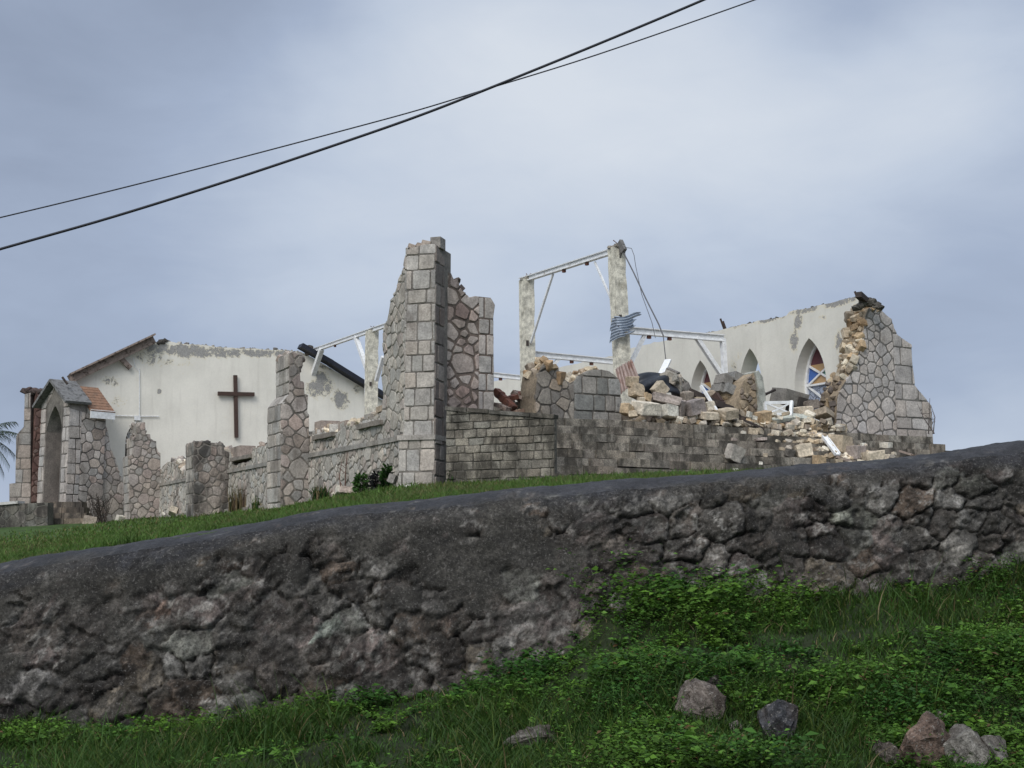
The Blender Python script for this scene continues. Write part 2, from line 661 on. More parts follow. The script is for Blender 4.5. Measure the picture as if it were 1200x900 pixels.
def plaster_mat(name, base, patches, org, peel_col=(.24, .235, .225)):
    """painted render that has come off in patches [(point, radius xy, radius z, strength)]"""
    m, nt, b = new_mat(name)
    P = N(nt, 'ShaderNodeTexCoord').outputs['Object']
    n1 = NOISE(nt, P, .7, 6, .6)
    n2 = NOISE(nt, P, 3.0, 11, .78, .5)
    n3 = NOISE(nt, P, 14, 5, .65)
    k = M_(nt, 'MULTIPLY', RNG(nt, n1, .25, .75, .90, 1.06), RNG(nt, n3, .2, .8, .96, 1.03))
    c = MIX(nt, 1.0, base, N(nt, 'ShaderNodeCombineColor', {0: k, 1: k, 2: M_(nt, 'MULTIPLY', k, .985)}).outputs[0], 'MULTIPLY')
    mpn = N(nt, 'ShaderNodeMapping', {'Vector': P, 'Scale': (3, 3, .35)})
    c = MIX(nt, M_(nt, 'MULTIPLY', RNG(nt, NOISE(nt, mpn.outputs[0], 1.6, 6, .6), .50, .76), .24), c, (.42, .39, .34))
    mask = None
    for p, rxy, rz, s in patches:
        q = Vector(p) - org
        d = N(nt, 'ShaderNodeVectorMath', {0: P, 1: tuple(q)}, operation='SUBTRACT').outputs[0]
        d = N(nt, 'ShaderNodeVectorMath', {0: d, 1: (1 / rxy, 1 / rxy, 1 / rz)}, operation='MULTIPLY').outputs[0]
        L = N(nt, 'ShaderNodeVectorMath', {0: d}, operation='LENGTH').outputs['Value']
        v = RNG(nt, L, .25, 1.15, s, 0.0)
        mask = v if mask is None else M_(nt, 'MAXIMUM', mask, v)
    if mask is not None:
        f = M_(nt, 'ADD', M_(nt, 'ADD', M_(nt, 'MULTIPLY', mask, .30), n2), M_(nt, 'MULTIPLY', M_(nt, 'SUBTRACT', n3, .5), .32))
        pf = RNG(nt, f, .715, .735)
        halo = RNG(nt, f, .62, .70)
        c = MIX(nt, M_(nt, 'MULTIPLY', halo, .65), c, (.66, .60, .45))
        pc = MIX(nt, RNG(nt, n3, .3, .7), peel_col, tuple(x * 1.5 for x in peel_col))
        c = MIX(nt, pf, c, pc)
        bp = N(nt, 'ShaderNodeBump', {'Height': M_(nt, 'SUBTRACT', M_(nt, 'MULTIPLY', n3, .3), pf), 'Strength': .6, 'Distance': .03})
        nt.links.new(bp.outputs[0], b.inputs['Normal'])
    setc(nt, b.inputs['Base Color'], c)
    b.inputs['Roughness'].default_value = .88
    b.inputs['Specular IOR Level'].default_value = .25
    return m


STONE = tint_mat('weathered_limestone', dirt=.6, dirt_col=(.13, .108, .092), streak=2.4, pits=.5, lo=.49, hi=.66, var=.34)
STONE_DARK = tint_mat('blackened_limestone', dirt=.85, dirt_col=(.035, .032, .03), streak=2.6, pits=.5, lo=.40, hi=.58)
STONE_STREAK = tint_mat('streaked_limestone', dirt=.8, dirt_col=(.07, .058, .052), streak=3.2, pits=.5, lo=.46, hi=.62, var=.4)
STONE_CLEAN = tint_mat('fresh_limestone', dirt=.22, dirt_col=(.15, .12, .09), streak=1.2, pits=.45, lo=.5, hi=.66, bump=.7)
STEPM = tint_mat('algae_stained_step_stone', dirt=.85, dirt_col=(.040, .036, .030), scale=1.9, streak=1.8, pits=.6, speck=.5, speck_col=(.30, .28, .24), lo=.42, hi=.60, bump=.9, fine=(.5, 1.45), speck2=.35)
MORTAR = tint_mat('mortar', dirt=.4, pits=.3, streak=1.5)
CORE = tint_mat('rubble_core', dirt=.12, dirt_col=(.1, .07, .05), pits=.5, bump=.9)
WALLM = tint_mat('field_stone_and_mortar', dirt=.45, dirt_col=(.022, .021, .020), scale=1.7, streak=1.0, pits=.55, speck=.55, speck_col=(.20, .19, .18), lo=.46, hi=.60, bump=1.0, var=.6, fine=(.35, 1.65), speck2=.6)
CAPM = tint_mat('algae_black_mortar', dirt=.5, dirt_col=(.02, .021, .024), scale=1.6, pits=.4, speck=.25, speck_col=(.12, .115, .11), bump=.9, rough=.72, spec=.35, fine=(.5, 1.5), speck2=.3)
BOULD = tint_mat('lichen_boulder', dirt=.8, dirt_col=(.036, .027, .022), scale=1.15, pits=.6, speck=.8, speck_col=(.34, .32, .295), lo=.42, hi=.56, bump=1.0, fine=(.35, 1.6), speck2=.5)
GROUNDM = tint_mat('soil_and_turf', dirt=.4, dirt_col=(.02, .025, .01), scale=1.0, pits=.2, bump=.6)
CONC = tint_mat('painted_concrete', dirt=.55, dirt_col=(.17, .145, .10), scale=2.4, streak=2.5, pits=.6, lo=.52, hi=.66, bump=.5)
WHITE = plain_mat('white_painted_steel', (.74, .75, .76), .5, wear=(.38, .33, .28), lo=.60, hi=.70)
DARKWOOD = plain_mat('dark_wet_timber', (.035, .027, .025), .8, wear=(.08, .06, .05))
CROSSM = plain_mat('dark_red_brown_timber', (.062, .036, .029), .75, wear=(.035, .024, .02))
BROWNWOOD = plain_mat('weathered_brown_timber', (.27, .215, .185), .85, wear=(.09, .065, .05), lo=.5, hi=.6)
RUST = plain_mat('rusted_steel', (.16, .065, .045), .85, wear=(.07, .035, .028), lo=.48, hi=.6)
RUSTSHEET = plain_mat('faded_red_roof_sheet', (.30, .225, .20), .75, wear=(.19, .10, .075), lo=.5, hi=.62, streak=3)
TILE = plain_mat('orange_brown_shingles', (.25, .145, .095), .9, wear=(.14, .095, .07), lo=.5, hi=.64)
ZINC = plain_mat('galvanised_sheet', (.34, .39, .46), .42, .55, wear=(.13, .13, .15), lo=.57, hi=.64)
TARP = plain_mat('black_tarp', (.016, .019, .027), .45, wear=(.045, .05, .06), lo=.55, hi=.68)
CABLE = plain_mat('black_cable', (.012, .014, .022), .6)
GREYCABLE = plain_mat('grey_cable', (.10, .10, .11), .6)
FLASH = plain_mat('black_roof_flashing', (.014, .016, .026), .5)
SLABG = plain_mat('grey_cement_coping', (.17, .17, .17), .9, wear=(.07, .068, .065), lo=.48, hi=.62)


def glass_mat(name, col, tr=.0):
    m, nt, b = new_mat(name)
    b.inputs['Base Color'].default_value = (*col, 1)
    b.inputs['Roughness'].default_value = .18
    b.inputs['Specular IOR Level'].default_value = .5
    return m


GL_BLUE = glass_mat('blue_glass', (.05, .13, .40))
GL_ORANGE = glass_mat('amber_glass', (.42, .27, .13))
GL_RED = glass_mat('dark_red_glass', (.10, .035, .045))
GL_GREEN = glass_mat('green_glass', (.09, .22, .17))


def leaded_mat():
    m, nt, b = new_mat('obscured_leaded_glass')
    P = N(nt, 'ShaderNodeTexCoord').outputs['Object']
    v = N(nt, 'ShaderNodeTexVoronoi', {'Vector': P, 'Scale': 7.0}, feature='DISTANCE_TO_EDGE')
    c = MIX(nt, RNG(nt, v.outputs['Distance'], .03, .07), (.07, .08, .11), (.30, .34, .43))
    setc(nt, b.inputs['Base Color'], c)
    b.inputs['Roughness'].default_value = .3
    return m


GL_LEAD = leaded_mat()


def leaf_mat(name, gain=1.0):
    m, nt, b = new_mat(name)
    T = N(nt, 'ShaderNodeAttribute', attribute_name='tint').outputs['Color']
    setc(nt, b.inputs['Base Color'], MIX(nt, 1.0, T, (gain, gain, gain), 'MULTIPLY'))
    b.inputs['Roughness'].default_value = .55
    b.inputs['Specular IOR Level'].default_value = .2
    tr = N(nt, 'ShaderNodeBsdfTranslucent')
    nt.links.new(T, tr.inputs[0])
    mx = N(nt, 'ShaderNodeMixShader', {0: .22, 1: b.outputs[0], 2: tr.outputs[0]})
    nt.links.new(mx.outputs[0], nt.nodes['Material Output'].inputs[0])
    return m


LEAF = leaf_mat('leaf')

# ------------------------------------------------------------------ ground
WB = [(-400, 850), (0, 852), (100, 850), (250, 852), (400, 832), (560, 797), (640, 783), (674, 764), (700, 716), (760, 706), (900, 706), (1000, 700), (1100, 690), (1200, 668), (1500, 640)]
WT = [(-500, 715), (-200, 684), (0, 656), (200, 622), (400, 591), (640, 566), (850, 549), (1000, 537), (1100, 526), (1200, 512), (1400, 493), (1600, 481)]


def on_wall(px, py, off=0.0):
    d = ray(px, py)
    t = (11 + off) / (1 - .09 * d.x)
    return d.x * t, CAMZ + d.z * t


_wb = np.array([on_wall(*p) for p in WB])
_wt = np.array([on_wall(*p, off=.55) for p in WT])


def WY(x):
    return 11 + .09 * x


def ZB(x):
    return np.interp(x, _wb[:, 0], _wb[:, 1]) - .02


def ZT(x):
    return np.interp(x, _wt[:, 0], _wt[:, 1])


_lb = np.array([(-300, 626, 46), (0, 622, 47), (60, 620, 47.5), (110, 614, 47.5), (150, 609, 49), (230, 604, 43), (330, 595, 35), (400, 581, 30), (470, 571, 25.5), (530, 567, 24.8),
                (650, 561, 24.2), (750, 557, 25), (900, 552, 27), (1000, 547, 29), (1120, 540, 31), (1400, 530, 33)], float)


def ZP(x):
    x = np.asarray(x, float)
    return 2.82 - .012 * np.clip(-x - 2, 0, 30) - .40 * sst(-x, 15.2, 18.3)


def ground_z(x, y):
    x, y = np.asarray(x, float), np.asarray(y, float)
    xc = np.clip(x, -14, 14)
    w = WY(xc)
    r = y - w
    t = np.clip((y - 6.9) / (w - 6.9), 0, 1)
    bank = (ZB(xc)) * (.8 * t ** 1.25 + .2 * sst(t))
    bank = bank + (fbm(x * 1.3, y * 1.3, 3) - .5) * .16 * np.clip(t * 2, 0, 1) * (.35 + .65 * sst(x, -3, 2))
    yy = np.maximum(y, 4.0)
    q = np.clip(x / yy, -.6, .6)
    xw = q * 11.95 / (1 - .09 * q)
    yw = WY(xw) + .95
    sw = (ZT(xw) - .07 - .10 * sst(xw, 1.0, 3.2) - CAMZ) / yw
    px = 600 + 1512 * q
    yb = np.interp(px, _lb[:, 0], _lb[:, 2])
    sb = (640 - np.interp(px, _lb[:, 0], _lb[:, 1])) / 1512
    lt = np.clip((y - yw) / (yb - yw), 0, 1)
    lawn = CAMZ + (sw + (sb - sw) * lt ** .75) * np.minimum(yy, yb) + (fbm(x * .8, y * .8, 9) - .5) * .03 * lt
    lawn = np.where(y < yw, ZT(xc) - .07, lawn)
    far = sst(y, 85, 260)
    lawn = lawn * (1 - far) - 9 * far
    return np.where(r < .5, bank, lawn)


def build_ground():
    xs = np.concatenate([-np.geomspace(2500, 15, 14), np.arange(-14, 14.01, .2), np.geomspace(15, 2500, 14)])
    rs = np.concatenate([-np.geomspace(2500, 12, 12), np.arange(-11, -4.6, .5), np.arange(-4.6, .41, .14), [.45, .52], np.arange(.7, 12, .4), np.arange(12, 50, 1.6), np.geomspace(55, 3500, 16)])
    X, R = np.meshgrid(xs, rs)
    Y = R + WY(np.clip(X, -14, 14))
    Z = ground_z(X, Y)
    V = np.stack([X, Y, Z], -1).reshape(-1, 3)
    ny, nx = X.shape
    i = np.arange(ny - 1)[:, None] * nx + np.arange(nx - 1)[None]
    Fq = np.stack([i, i + 1, i + nx + 1, i + nx], -1).reshape(-1, 4)
    lawn = (R > .5).reshape(-1, 1)
    n = fbm(X * .7, Y * .7, 21).reshape(-1, 1)
    tint = np.where(lawn, np.array([[.05, .095, .022]]) * (.6 + .8 * n), np.array([[.022, .034, .012]]) * (.6 + .8 * n))
    o = fast_mesh('ground', V, Fq, tint, GROUNDM)
    tag(o, kind='structure')


build_ground()


# ------------------------------------------------------------------ roadside retaining wall
def build_retaining_wall():
    rs = np.random.RandomState(5)
    s = np.arange(-8.2, 9.2, .0165)
    nt_ = 118
    nface = 92
    # profile parameter: face 0..1, cap 1..2
    tt = np.concatenate([np.linspace(-.12, 1, nface), 1 + np.linspace(0, 1, nt_ - nface + 1)[1:]])
    S, T = np.meshgrid(s, tt)
    zb, zt = ZB(S) - .05, ZT(S)
    hf = zt - .30                      # where the cap starts to roll over
    tf = np.clip(T, None, 1)
    zf = zb + (hf - zb) * tf
    df = .13 * (zf - zb) + 0 * S
    d1 = .13 * (hf - zb)
    tc = np.clip(T - 1, 0, 1)
    # bezier cap
    p0d, p0z = d1, hf
    p1d, p1z = d1 + .07, zt - .015
    p2d, p2z = np.full_like(S, .98), zt - .045
    bd = (1 - tc) ** 2 * p0d + 2 * tc * (1 - tc) * p1d + tc ** 2 * p2d
    bz = (1 - tc) ** 2 * p0z + 2 * tc * (1 - tc) * p1z + tc ** 2 * p2z
    D = np.where(T <= 1, df, bd)
    Z = np.where(T <= 1, zf, bz)
    A = np.where(T <= 1, zf - (zt - 1.9), hf - (zt - 1.9) + tc * .95)          # courses follow the sloping top
    # stones
    seeds = []
    cell = {}
    tries = 0
    while tries < 9000:
        tries += 1
        x, a = rs.uniform(-8.4, 9.4), rs.uniform(-.3, 3.0)
        r = rs.choice([.10, .15, .20, .30], p=[.34, .34, .22, .10])
        ok = True
        for (qx, qa, qr) in seeds[-4000:]:
            if abs(qx - x) < .6 and ((qx - x) / 1.45) ** 2 + (qa - a) ** 2 < (.62 * (qr + r)) ** 2:
                ok = False
                break
        if ok:
            seeds.append((x, a, r))
    sd = np.array(seeds)
    n = len(sd)
    pts_x = (S + (fbm(S * 3, A * 3, 40) - .5) * .22 + (fbm(S * 11, A * 11, 44) - .5) * .06).ravel()
    pts_a = (A + (fbm(S * 3, A * 3, 50) - .5) * .20 + (fbm(S * 11, A * 11, 54) - .5) * .06).ravel()
    sd = sd[np.argsort(sd[:, 0])]

    def nearest2(sd_, px_, pa_, ax, wgt):
        m_ = len(px_)
        o1, g1, g2 = np.zeros(m_, int), np.zeros(m_), np.zeros(m_)
        for ch in np.array_split(np.argsort(px_), 220):
            a0, a1 = np.searchsorted(sd_[:, 0], px_[ch].min() - .8), np.searchsorted(sd_[:, 0], px_[ch].max() + .8)
            q = sd_[a0:a1]
            d = np.sqrt(((px_[ch][:, None] - q[None, :, 0]) / ax) ** 2 + (pa_[ch][:, None] - q[None, :, 1]) ** 2) - q[None, :, 2] * wgt
            k = np.argpartition(d, 1, axis=1)[:, :2]
            dd = np.take_along_axis(d, k, 1)
            o = np.argsort(dd, 1)
            k, dd = np.take_along_axis(k, o, 1), np.take_along_axis(dd, o, 1)
            o1[ch], g1[ch], g2[ch] = k[:, 0] + a0, dd[:, 0], dd[:, 1]
        return o1, g2 - g1
    shp = S.shape
    i1, edge = nearest2(sd, pts_x, pts_a, 1.45, .55)
    i1, edge = i1.reshape(shp), edge.reshape(shp)
    # small hewn facets
    gx_, ga_ = np.meshgrid(np.arange(-8.6, 9.7, .135), np.arange(-.4, 3.3, .11))
    s2 = np.stack([(gx_ + rs.uniform(-.062, .062, gx_.shape)).ravel(), (ga_ + rs.uniform(-.05, .05, ga_.shape)).ravel(), rs.uniform(0, .05, gx_.size)], 1)
    s2 = s2[np.argsort(s2[:, 0])]
    i2, edge2 = nearest2(s2, pts_x + (rs.rand(1) * 0), pts_a, 1.2, 1.0)
    i2, edge2 = i2.reshape(shp), edge2.reshape(shp)
    n2_ = len(s2)
    fgx, fga, fof = rs.uniform(-.55, .55, n2_), rs.uniform(-.55, .45, n2_), rs.uniform(-.014, .014, n2_)
    HEW = np.clip((pts_x.reshape(shp) - s2[i2, 0]) * fgx[i2] + (pts_a.reshape(shp) - s2[i2, 1]) * fga[i2], -.017, .017) + fof[i2]
    TONE2 = rs.uniform(.72, 1.32, n2_)[i2]
    hs = rs.uniform(.002, .032, n) * (.6 + 2.0 * sd[:, 2])
    gx, ga = rs.uniform(-.18, .18, n), rs.uniform(-.20, .10, n)
    cx, ca = sd[:, 0], sd[:, 1]
    Hst = hs[i1] * sst(edge, 0.0, .06) + np.clip((S - cx[i1]) * gx[i1] + (A - ca[i1]) * ga[i1], -.06, .06) * sst(edge, 0, .05)
    crackn = sst(fbm(S * 2.6, A * 2.6, 58), .40, .62)
    crack = (1 - sst(edge, .0, .020)) * crackn
    Hst = Hst - .06 * crack
    rid = 1 - np.abs(2 * fbm(S * 4.2, A * 5.0, 62, 5, .55) - 1)
    facet = (fbm(S * 9, A * 9, 61, 4, .6) - .5) * .055 + (rid - .8) * .035 + HEW + (fbm(S * 32, A * 32, 66, 2) - .5) * .016
    rel = (A - .15) / 1.45
    big = fbm(S * .55, A * .9, 70)
    mraw = rel + (big - .5) * 1.3 - .08 - .28 * sst(S, -.9, 1.2) + (fbm(S * 3.2, A * 4, 77, 5) - .5) * 1.0 + .30 * sst(-S, 2.6, 4.2)
    mort = sst(mraw, .66, .90)
    Hm = .030 + (fbm(S * 2.2, A * 2.2, 80) - .5) * .06 + (fbm(S * 14, A * 14, 84, 3) - .5) * .030
    Hh = (Hst + facet) * (1 - mort) + Hm * mort
    Hh = np.maximum(Hh, Hst + facet - .045)          # proud stones still poke out of the mortar
    poke = sst((Hst + facet) - Hm, .0, .03) * mort
    mcov = np.clip(mort - poke, 0, 1)
    smear = sst(fbm(S * 5.5, A * 5.5, 87, 5, .6), .50, .60) * .6
    mcov = np.clip(mcov + smear * (1 - mcov) * (1 - sst(edge, .08, .3) * .5), 0, 1)
    lump = (fbm(S * .7, A * .9, 90) - .5) * .07
    fade_cap = 1 - .42 * sst(T, 1.2, 1.9)
    Hh = (Hh + lump) * fade_cap
    # outward normal in (d, z)
    dT = np.gradient(D, axis=0)
    zT = np.gradient(Z, axis=0)
    L = np.sqrt(dT ** 2 + zT ** 2) + 1e-9
    nd, nz = -zT / L, dT / L
    Dd = D + nd * Hh
    Zz = Z + nz * Hh
    X = S
    Y = WY(S) + Dd
    V = np.stack([X, Y, Zz], -1)
    # colours: the stones' own
    pal = np.array([(.085, .072, .063), (.060, .052, .047), (.115, .092, .085), (.13, .125, .115), (.16, .165, .145), (.105, .075, .055), (.20, .195, .185), (.145, .12, .09), (.07, .066, .06)])
    pr = [.2, .2, .15, .12, .07, .09, .05, .04, .08]
    ci = rs.choice(len(pal), n, p=pr)
    pal = .85 * pal + .15 * pal.mean(1, keepdims=True)
    sc = pal[ci] * rs.uniform(.6, 1.35, (n, 1))
    # a few pale big slabs on the higher stretch of the wall
    for px, py, c in ((1015, 600, (.21, .22, .185)), (1150, 570, (.18, .185, .16)), (880, 690, (.22, .21, .20)), (750, 700, (.24, .225, .215)), (840, 650, (.12, .11, .10)), (535, 705, (.20, .19, .18)), (190, 712, (.15, .105, .085)), (1000, 640, (.20, .20, .18)),
                      (20, 808, (.30, .29, .28)), (600, 735, (.21, .19, .18)), (520, 740, (.115, .085, .07)), (650, 715, (.17, .145, .14)), (390, 735, (.19, .215, .19)), (240, 640, (.13, .10, .075))):
        wx, wz = on_wall(px, py)
        k = np.argmin(((sd[:, 0] - wx) / 1.3) ** 2 + (sd[:, 1] - (wz - float(ZT(np.array([wx]))[0]) + 1.9)) ** 2)
        sc[k] = c
    col = sc[i1]
    col = (.22 * np.array((.085, .074, .066)) + .78 * col) * TONE2[..., None] * 1.12
    m1, m2 = fbm(S * 6, A * 6, 93, 6, .68), fbm(S * 15, A * 15, 101, 5, .7)
    col = col * (.35 + 1.25 * m1[..., None]) * (1 - .75 * crack[..., None])
    lich = (sst(m2, .545, .58) * sst(fbm(S * 1.7, A * 1.7, 103), .34, .56))[..., None]
    col = col * (1 - .75 * lich) + .75 * lich * np.array((.27, .26, .245))
    dk = sst(fbm(S * 4, A * 4, 105, 6, .7), .54, .60)[..., None]
    col = col * (1 - .68 * dk)
    mcol = np.array((.056, .053, .048)) * (.45 + 1.1 * fbm(S * 3.5, A * 3.5, 95, 6, .65)[..., None])
    mcol = mcol * (1 - .35 * sst(-S, 0, 3)[..., None] * 0)
    capdark = sst(T + (fbm(S * 1.6, A * 3, 97, 5) - .5) * .9, 1.0, 1.40)[..., None]
    mcol = mcol * (1 - capdark) + np.array((.034, .035, .041)) * (.7 + .6 * fbm(S * 5, A * 5, 98)[..., None]) * capdark
    col = col * (1 - mcov[..., None]) + mcol * mcov[..., None]
    col = col * (1 - .55 * capdark)+ .55 * capdark * mcol
    root = thing('retaining_wall', 'rough dark field stone retaining wall with smeared mortar rising above the grassy bank', 'wall', (0, 11.3, 0))
    ny, nx = shp

    def part(name, r0, r1, mat):
        v = V[r0:r1 + 1]
        c = col[r0:r1 + 1]
        m = r1 - r0 + 1
        i = np.arange(m - 1)[:, None] * nx + np.arange(nx - 1)[None]
        Fq = np.stack([i, i + 1, i + nx + 1, i + nx], -1).reshape(-1, 4)
        fast_mesh(name, v.reshape(-1, 3) - np.array((0, 11.3, 0)), Fq, c.reshape(-1, 3), mat, root)
    part('stone_face', 0, nface + 7, WALLM)
    part('mortar_cap', nface + 7, ny - 1, CAPM)
    # plain back and foot so that the wall has a body
    mb = MB()
    ss = np.linspace(-8.2, 9.2, 40)
    for i in range(39):
        x0, x1 = ss[i], ss[i + 1]
        q = []
        for x in (x0, x1):
            y0, y1 = WY(x) + .42, WY(x) + .97
            q.append(((x, y0, float(ZB(x)) - .2), (x, y0, float(ZT(x)) - .25), (x, y1, float(ZT(x)) - .06), (x, y1, float(ZB(x)) - .2)))
        a, b = q
        mb.add(list(a) + list(b), [(2, 3, 7, 6)], (.05, .05, .05))
    mb.build('earth_side', MORTAR, root, recalc=False)


build_retaining_wall()

# ------------------------------------------------------------------ the church ruin
R = random.Random(11)
P_PINK = [(.40, .345, .315), (.36, .32, .295), (.44, .385, .345), (.33, .285, .255), (.34, .32, .30), (.40, .33, .30)]
P_GREY = [(.43, .40, .37), (.40, .375, .345), (.46, .425, .39), (.37, .35, .33), (.42, .38, .345)]
P_LILAC = [(.42, .385, .365), (.45, .41, .385), (.39, .365, .345), (.43, .385, .355)]
P_SIDE = [(.45, .42, .375), (.40, .375, .34), (.48, .445, .40), (.43, .375, .335), (.41, .39, .36)]
P_ORANGE = [(.45, .34, .22), (.54, .45, .33), (.38, .27, .17), (.60, .53, .42), (.36, .30, .23)]
P_CREAM = [(.62, .54, .42), (.52, .42, .30), (.68, .62, .52), (.44, .36, .28), (.55, .49, .42)]
P_STEP = [(.26, .235, .20), (.23, .205, .175), (.29, .26, .22), (.24, .21, .18), (.32, .29, .25)]
FLOOR = on_b(560, 484, -.6)[1]
print('floor', FLOOR)


def rocky_top(mb, px_pts, plane, b, thick, size, pal, mat, dens=1.0):
    pass


# ---- long side wall with buttresses, corner buttress and the piece of front wall tied to it
def build_side_wall():
    root = thing('church_side_wall', 'ruined grey stone side wall with buttresses ending in the tall jagged corner', 'church wall', CW(0, 0, 2.8))
    rng = random.Random(21)
    fr = FRA(0)
    top = [(477, 291), (472, 318), (467, 329), (463, 345), (457, 351), (455, 374), (450, 379), (449, 430), (448, 483), (437, 488), (424, 491), (421, 500), (409, 497), (400, 503), (393, 508), (380, 506), (366, 510), (362, 508), (357, 507), (349, 506), (338, 508),
           (330, 510), (316, 520), (306, 522), (297, 526), (293, 541), (275, 545), (270, 531), (255, 527), (228, 536), (222, 552), (212, 551), (205, 541), (196, 541), (188, 551), (165, 550), (147, 556), (143, 566)]
    up = [on_a(x, y, 0) for x, y in top]
    zb = 2.35
    near = [(.79, on_b(512, 318, .5)[1]), (.95, on_b(512, 312, .5)[1])]
    outline = [(.79, zb)] + near + jag(up, rng, .045, .22) + [(up[-1][0], zb)]
    mb = MB()
    prism(mb, outline, fr, .62, 1, 2, (.25, .235, .21), (.30, .26, .21))
    lower = clip_half(outline, 0, 1, on_a(430, 521, 0)[1])
    upper = clip_half(outline, 0, -1, -on_a(430, 521, 0)[1])
    for o_ in (lower, upper):
        stone_panel(mb, o_, fr, .32, P_SIDE, rng, .03, .035, 'poly', 0)
    wall = mb.build('masonry', [STONE, MORTAR, CORE], root)
    # string course
    mb = MB()
    z = on_a(430, 521, 0)[1]
    prev = 1.2
    for b0, b1 in ((1.2, 9.4), (10.6, 18.2), (19.6, 27.6)):
        x = b0
        while x < b1:
            w = min(rng.uniform(.5, .9), b1 - x + .01)
            prism(mb, [(x + .01, z - .06), (x + w - .01, z - .06), (x + w - .01, z + .05), (x + .01, z + .05)], fr, .15, 0, tint=vary((.31, .29, .265), rng), n0=.055)
            x += w
    mb.build('string_course', STONE, root)
    # window ledges still in place
    for x0, y0, x1, y1 in ((370, 514, 393, 508), (422, 501, 450, 494), (273, 540, 296, 533)):
        b0, z0 = on_a(x0, y0, 0)
        b1, z1 = on_a(x1, y1, 0)
        mb = MB()
        zc = (z0 + z1) / 2
        lo, hi = min(b0, b1), max(b0, b1)
        prism(mb, jag([(lo, zc - .06), (hi, zc - .06), (hi, zc + .05), (lo, zc + .05)], rng, .012, .3, True), fr, .6, 0, tint=(.24, .215, .19), n0=.10)
        mb.build('window_ledge', STONE, root)
    # rubble core showing on the broken top
    mb = MB()
    segs = [p for p in up[8:17]]
    edge_rubble(mb, [to3(fr, u, v + .05, -.05) for u, v in segs], UF, .55, .24, P_CREAM + P_SIDE, rng, 0, 1.3, .35)
    edge_rubble(mb, [to3(fr, u, v + .02, -.05) for u, v in up[21:26]], UF, .5, .28, P_CREAM + P_PINK, rng, 0, .7, .2)
    edge_rubble(mb, [to3(fr, u, v + .02, -.05) for u, v in up[28:34]], UF, .5, .3, P_CREAM + P_PINK, rng, 0, .6, .2)
    edge_rubble(mb, [to3(fr, u, v, -.1) for u, v in up[0:8]], UF, .45, .22, P_GREY, rng, 0, .7, .15)
    mb.build('broken_top', CORE, root)
    # upright blocks left between the window openings
    mb = MB()
    for x0, x1, y0, y1 in ((366, 376, 489, 513), (394, 405, 489, 508), (425, 432, 481, 502), (268, 281, 519, 540), (300, 306, 519, 530)):
        b0, z1 = on_a(x1, y0, 0)
        b1, z0 = on_a(x0, y1, 0)
        w = abs(b1 - b0)
        add_rock(mb, CW(.28, (b0 + b1) / 2, min(z0, z1) - .05), (w, .5, abs(z1 - z0)), rng, vary(rng.choice([(.36, .30, .265), (.33, .30, .27)]), rng), .93, (0, 0, AZ + math.pi / 2 + rng.uniform(-.08, .08)))
    mb.build('pier_stub', STONE, root)

    # stepped buttresses: side face looks at the road
    def buttress(px_side, px_front, dirt_mat, lean_top=None):
        b_near = None
        mb = MB()
        # plane of the side face: where the wall meets it
        bx = on_a(px_side[0][0], 560, 0)[0]
        side = [on_b(x, y, bx) for x, y in px_side]
        w = px_front
        frs = FRB(bx)
        prism(mb, side, frs, w, 1, 1, (.22, .20, .18))
        stone_panel(mb, side, frs, .36, P_PINK, rng, .03, .035, 'poly', 0)
        # front face, block courses
        amin = min(p[0] for p in side)
        ordered = sorted(side, key=lambda p: p[0])
        # dressed faces for every outward edge of the profile
        n = len(side)
        poly = side
        if area(poly) < 0:
            poly = poly[::-1]
        for i in range(n):
            p, q = poly[i], poly[(i + 1) % n]
            e = Vector((q[0] - p[0], q[1] - p[1]))
            nn = Vector((e.y, -e.x))
            if nn.length < .05:
                continue
            nn.normalize()
            if nn.x > .3 or nn.y < -.5:
                continue
            O = CW(p[0], bx, p[1])
            V_ = (UF * e.x + UZ * e.y).normalized()
            N_ = UF * nn.x + UZ * nn.y
            L = e.length
            stone_panel(mb, [(0, 0), (w, 0), (w, L), (0, L)], (O, US, V_, N_), .4, P_GREY, rng, .025, .03, 'block', 0, (.3, .42), (w * .45, w * .6))
        tops = [p for p in side if p[1] > max(q[1] for q in side) - .9]
        edge_rubble(mb, [to3(frs, u, v - .04, -.1) for u, v in tops], US, w * .8, .2, P_PINK, rng, 0, .7, .12)
        return mb.build('buttress', [dirt_mat, MORTAR], root)

    buttress([(362, 598), (329, 602), (329, 474), (339, 462), (339, 414), (346, 411), (346.5, 415), (354, 416), (354.5, 429), (351, 430), (352, 447), (356, 448), (357, 462), (361, 463), (360, 484), (362, 486), (362, 520)], 1.15, STONE)
    buttress([(268, 600), (227, 607), (227, 518), (244, 517), (244.5, 519), (262, 520), (263, 528), (268, 530)], 1.0, STONE_DARK)
    buttress([(188, 605), (152, 609), (150, 535), (155, 533), (155, 513), (160, 511), (160, 496), (170, 495), (170.5, 509), (176, 509), (176.5, 517), (183, 517), (183.5, 530), (188, 531)], 1.0, STONE)

    # corner buttress, set diagonally
    dn = (-UF - US).normalized()
    du = Vector((-dn.y, dn.x, 0))
    if du.x < 0:
        du = -du
    O = C0 + dn * .44
    mid = O

    def cpx(x, y):
        p = hit(x, y, O, dn)
        return ((p - O).dot(du), p.z)
    frc = (Vector((O.x, O.y, 0)), du, UZ, dn)
    l0, r0 = cpx(470, 560)[0], cpx(509.5, 560)[0]
    l1, r1 = cpx(474.5, 400)[0], cpx(509.5, 400)[0]
    zt, zp = cpx(490, 288)[1], cpx(490, 513)[1]
    mb = MB()
    segs = [(2.3, zp, l0 - .02, r0 + .02, .07), (zp, zt, l1, r1, 0.0)]
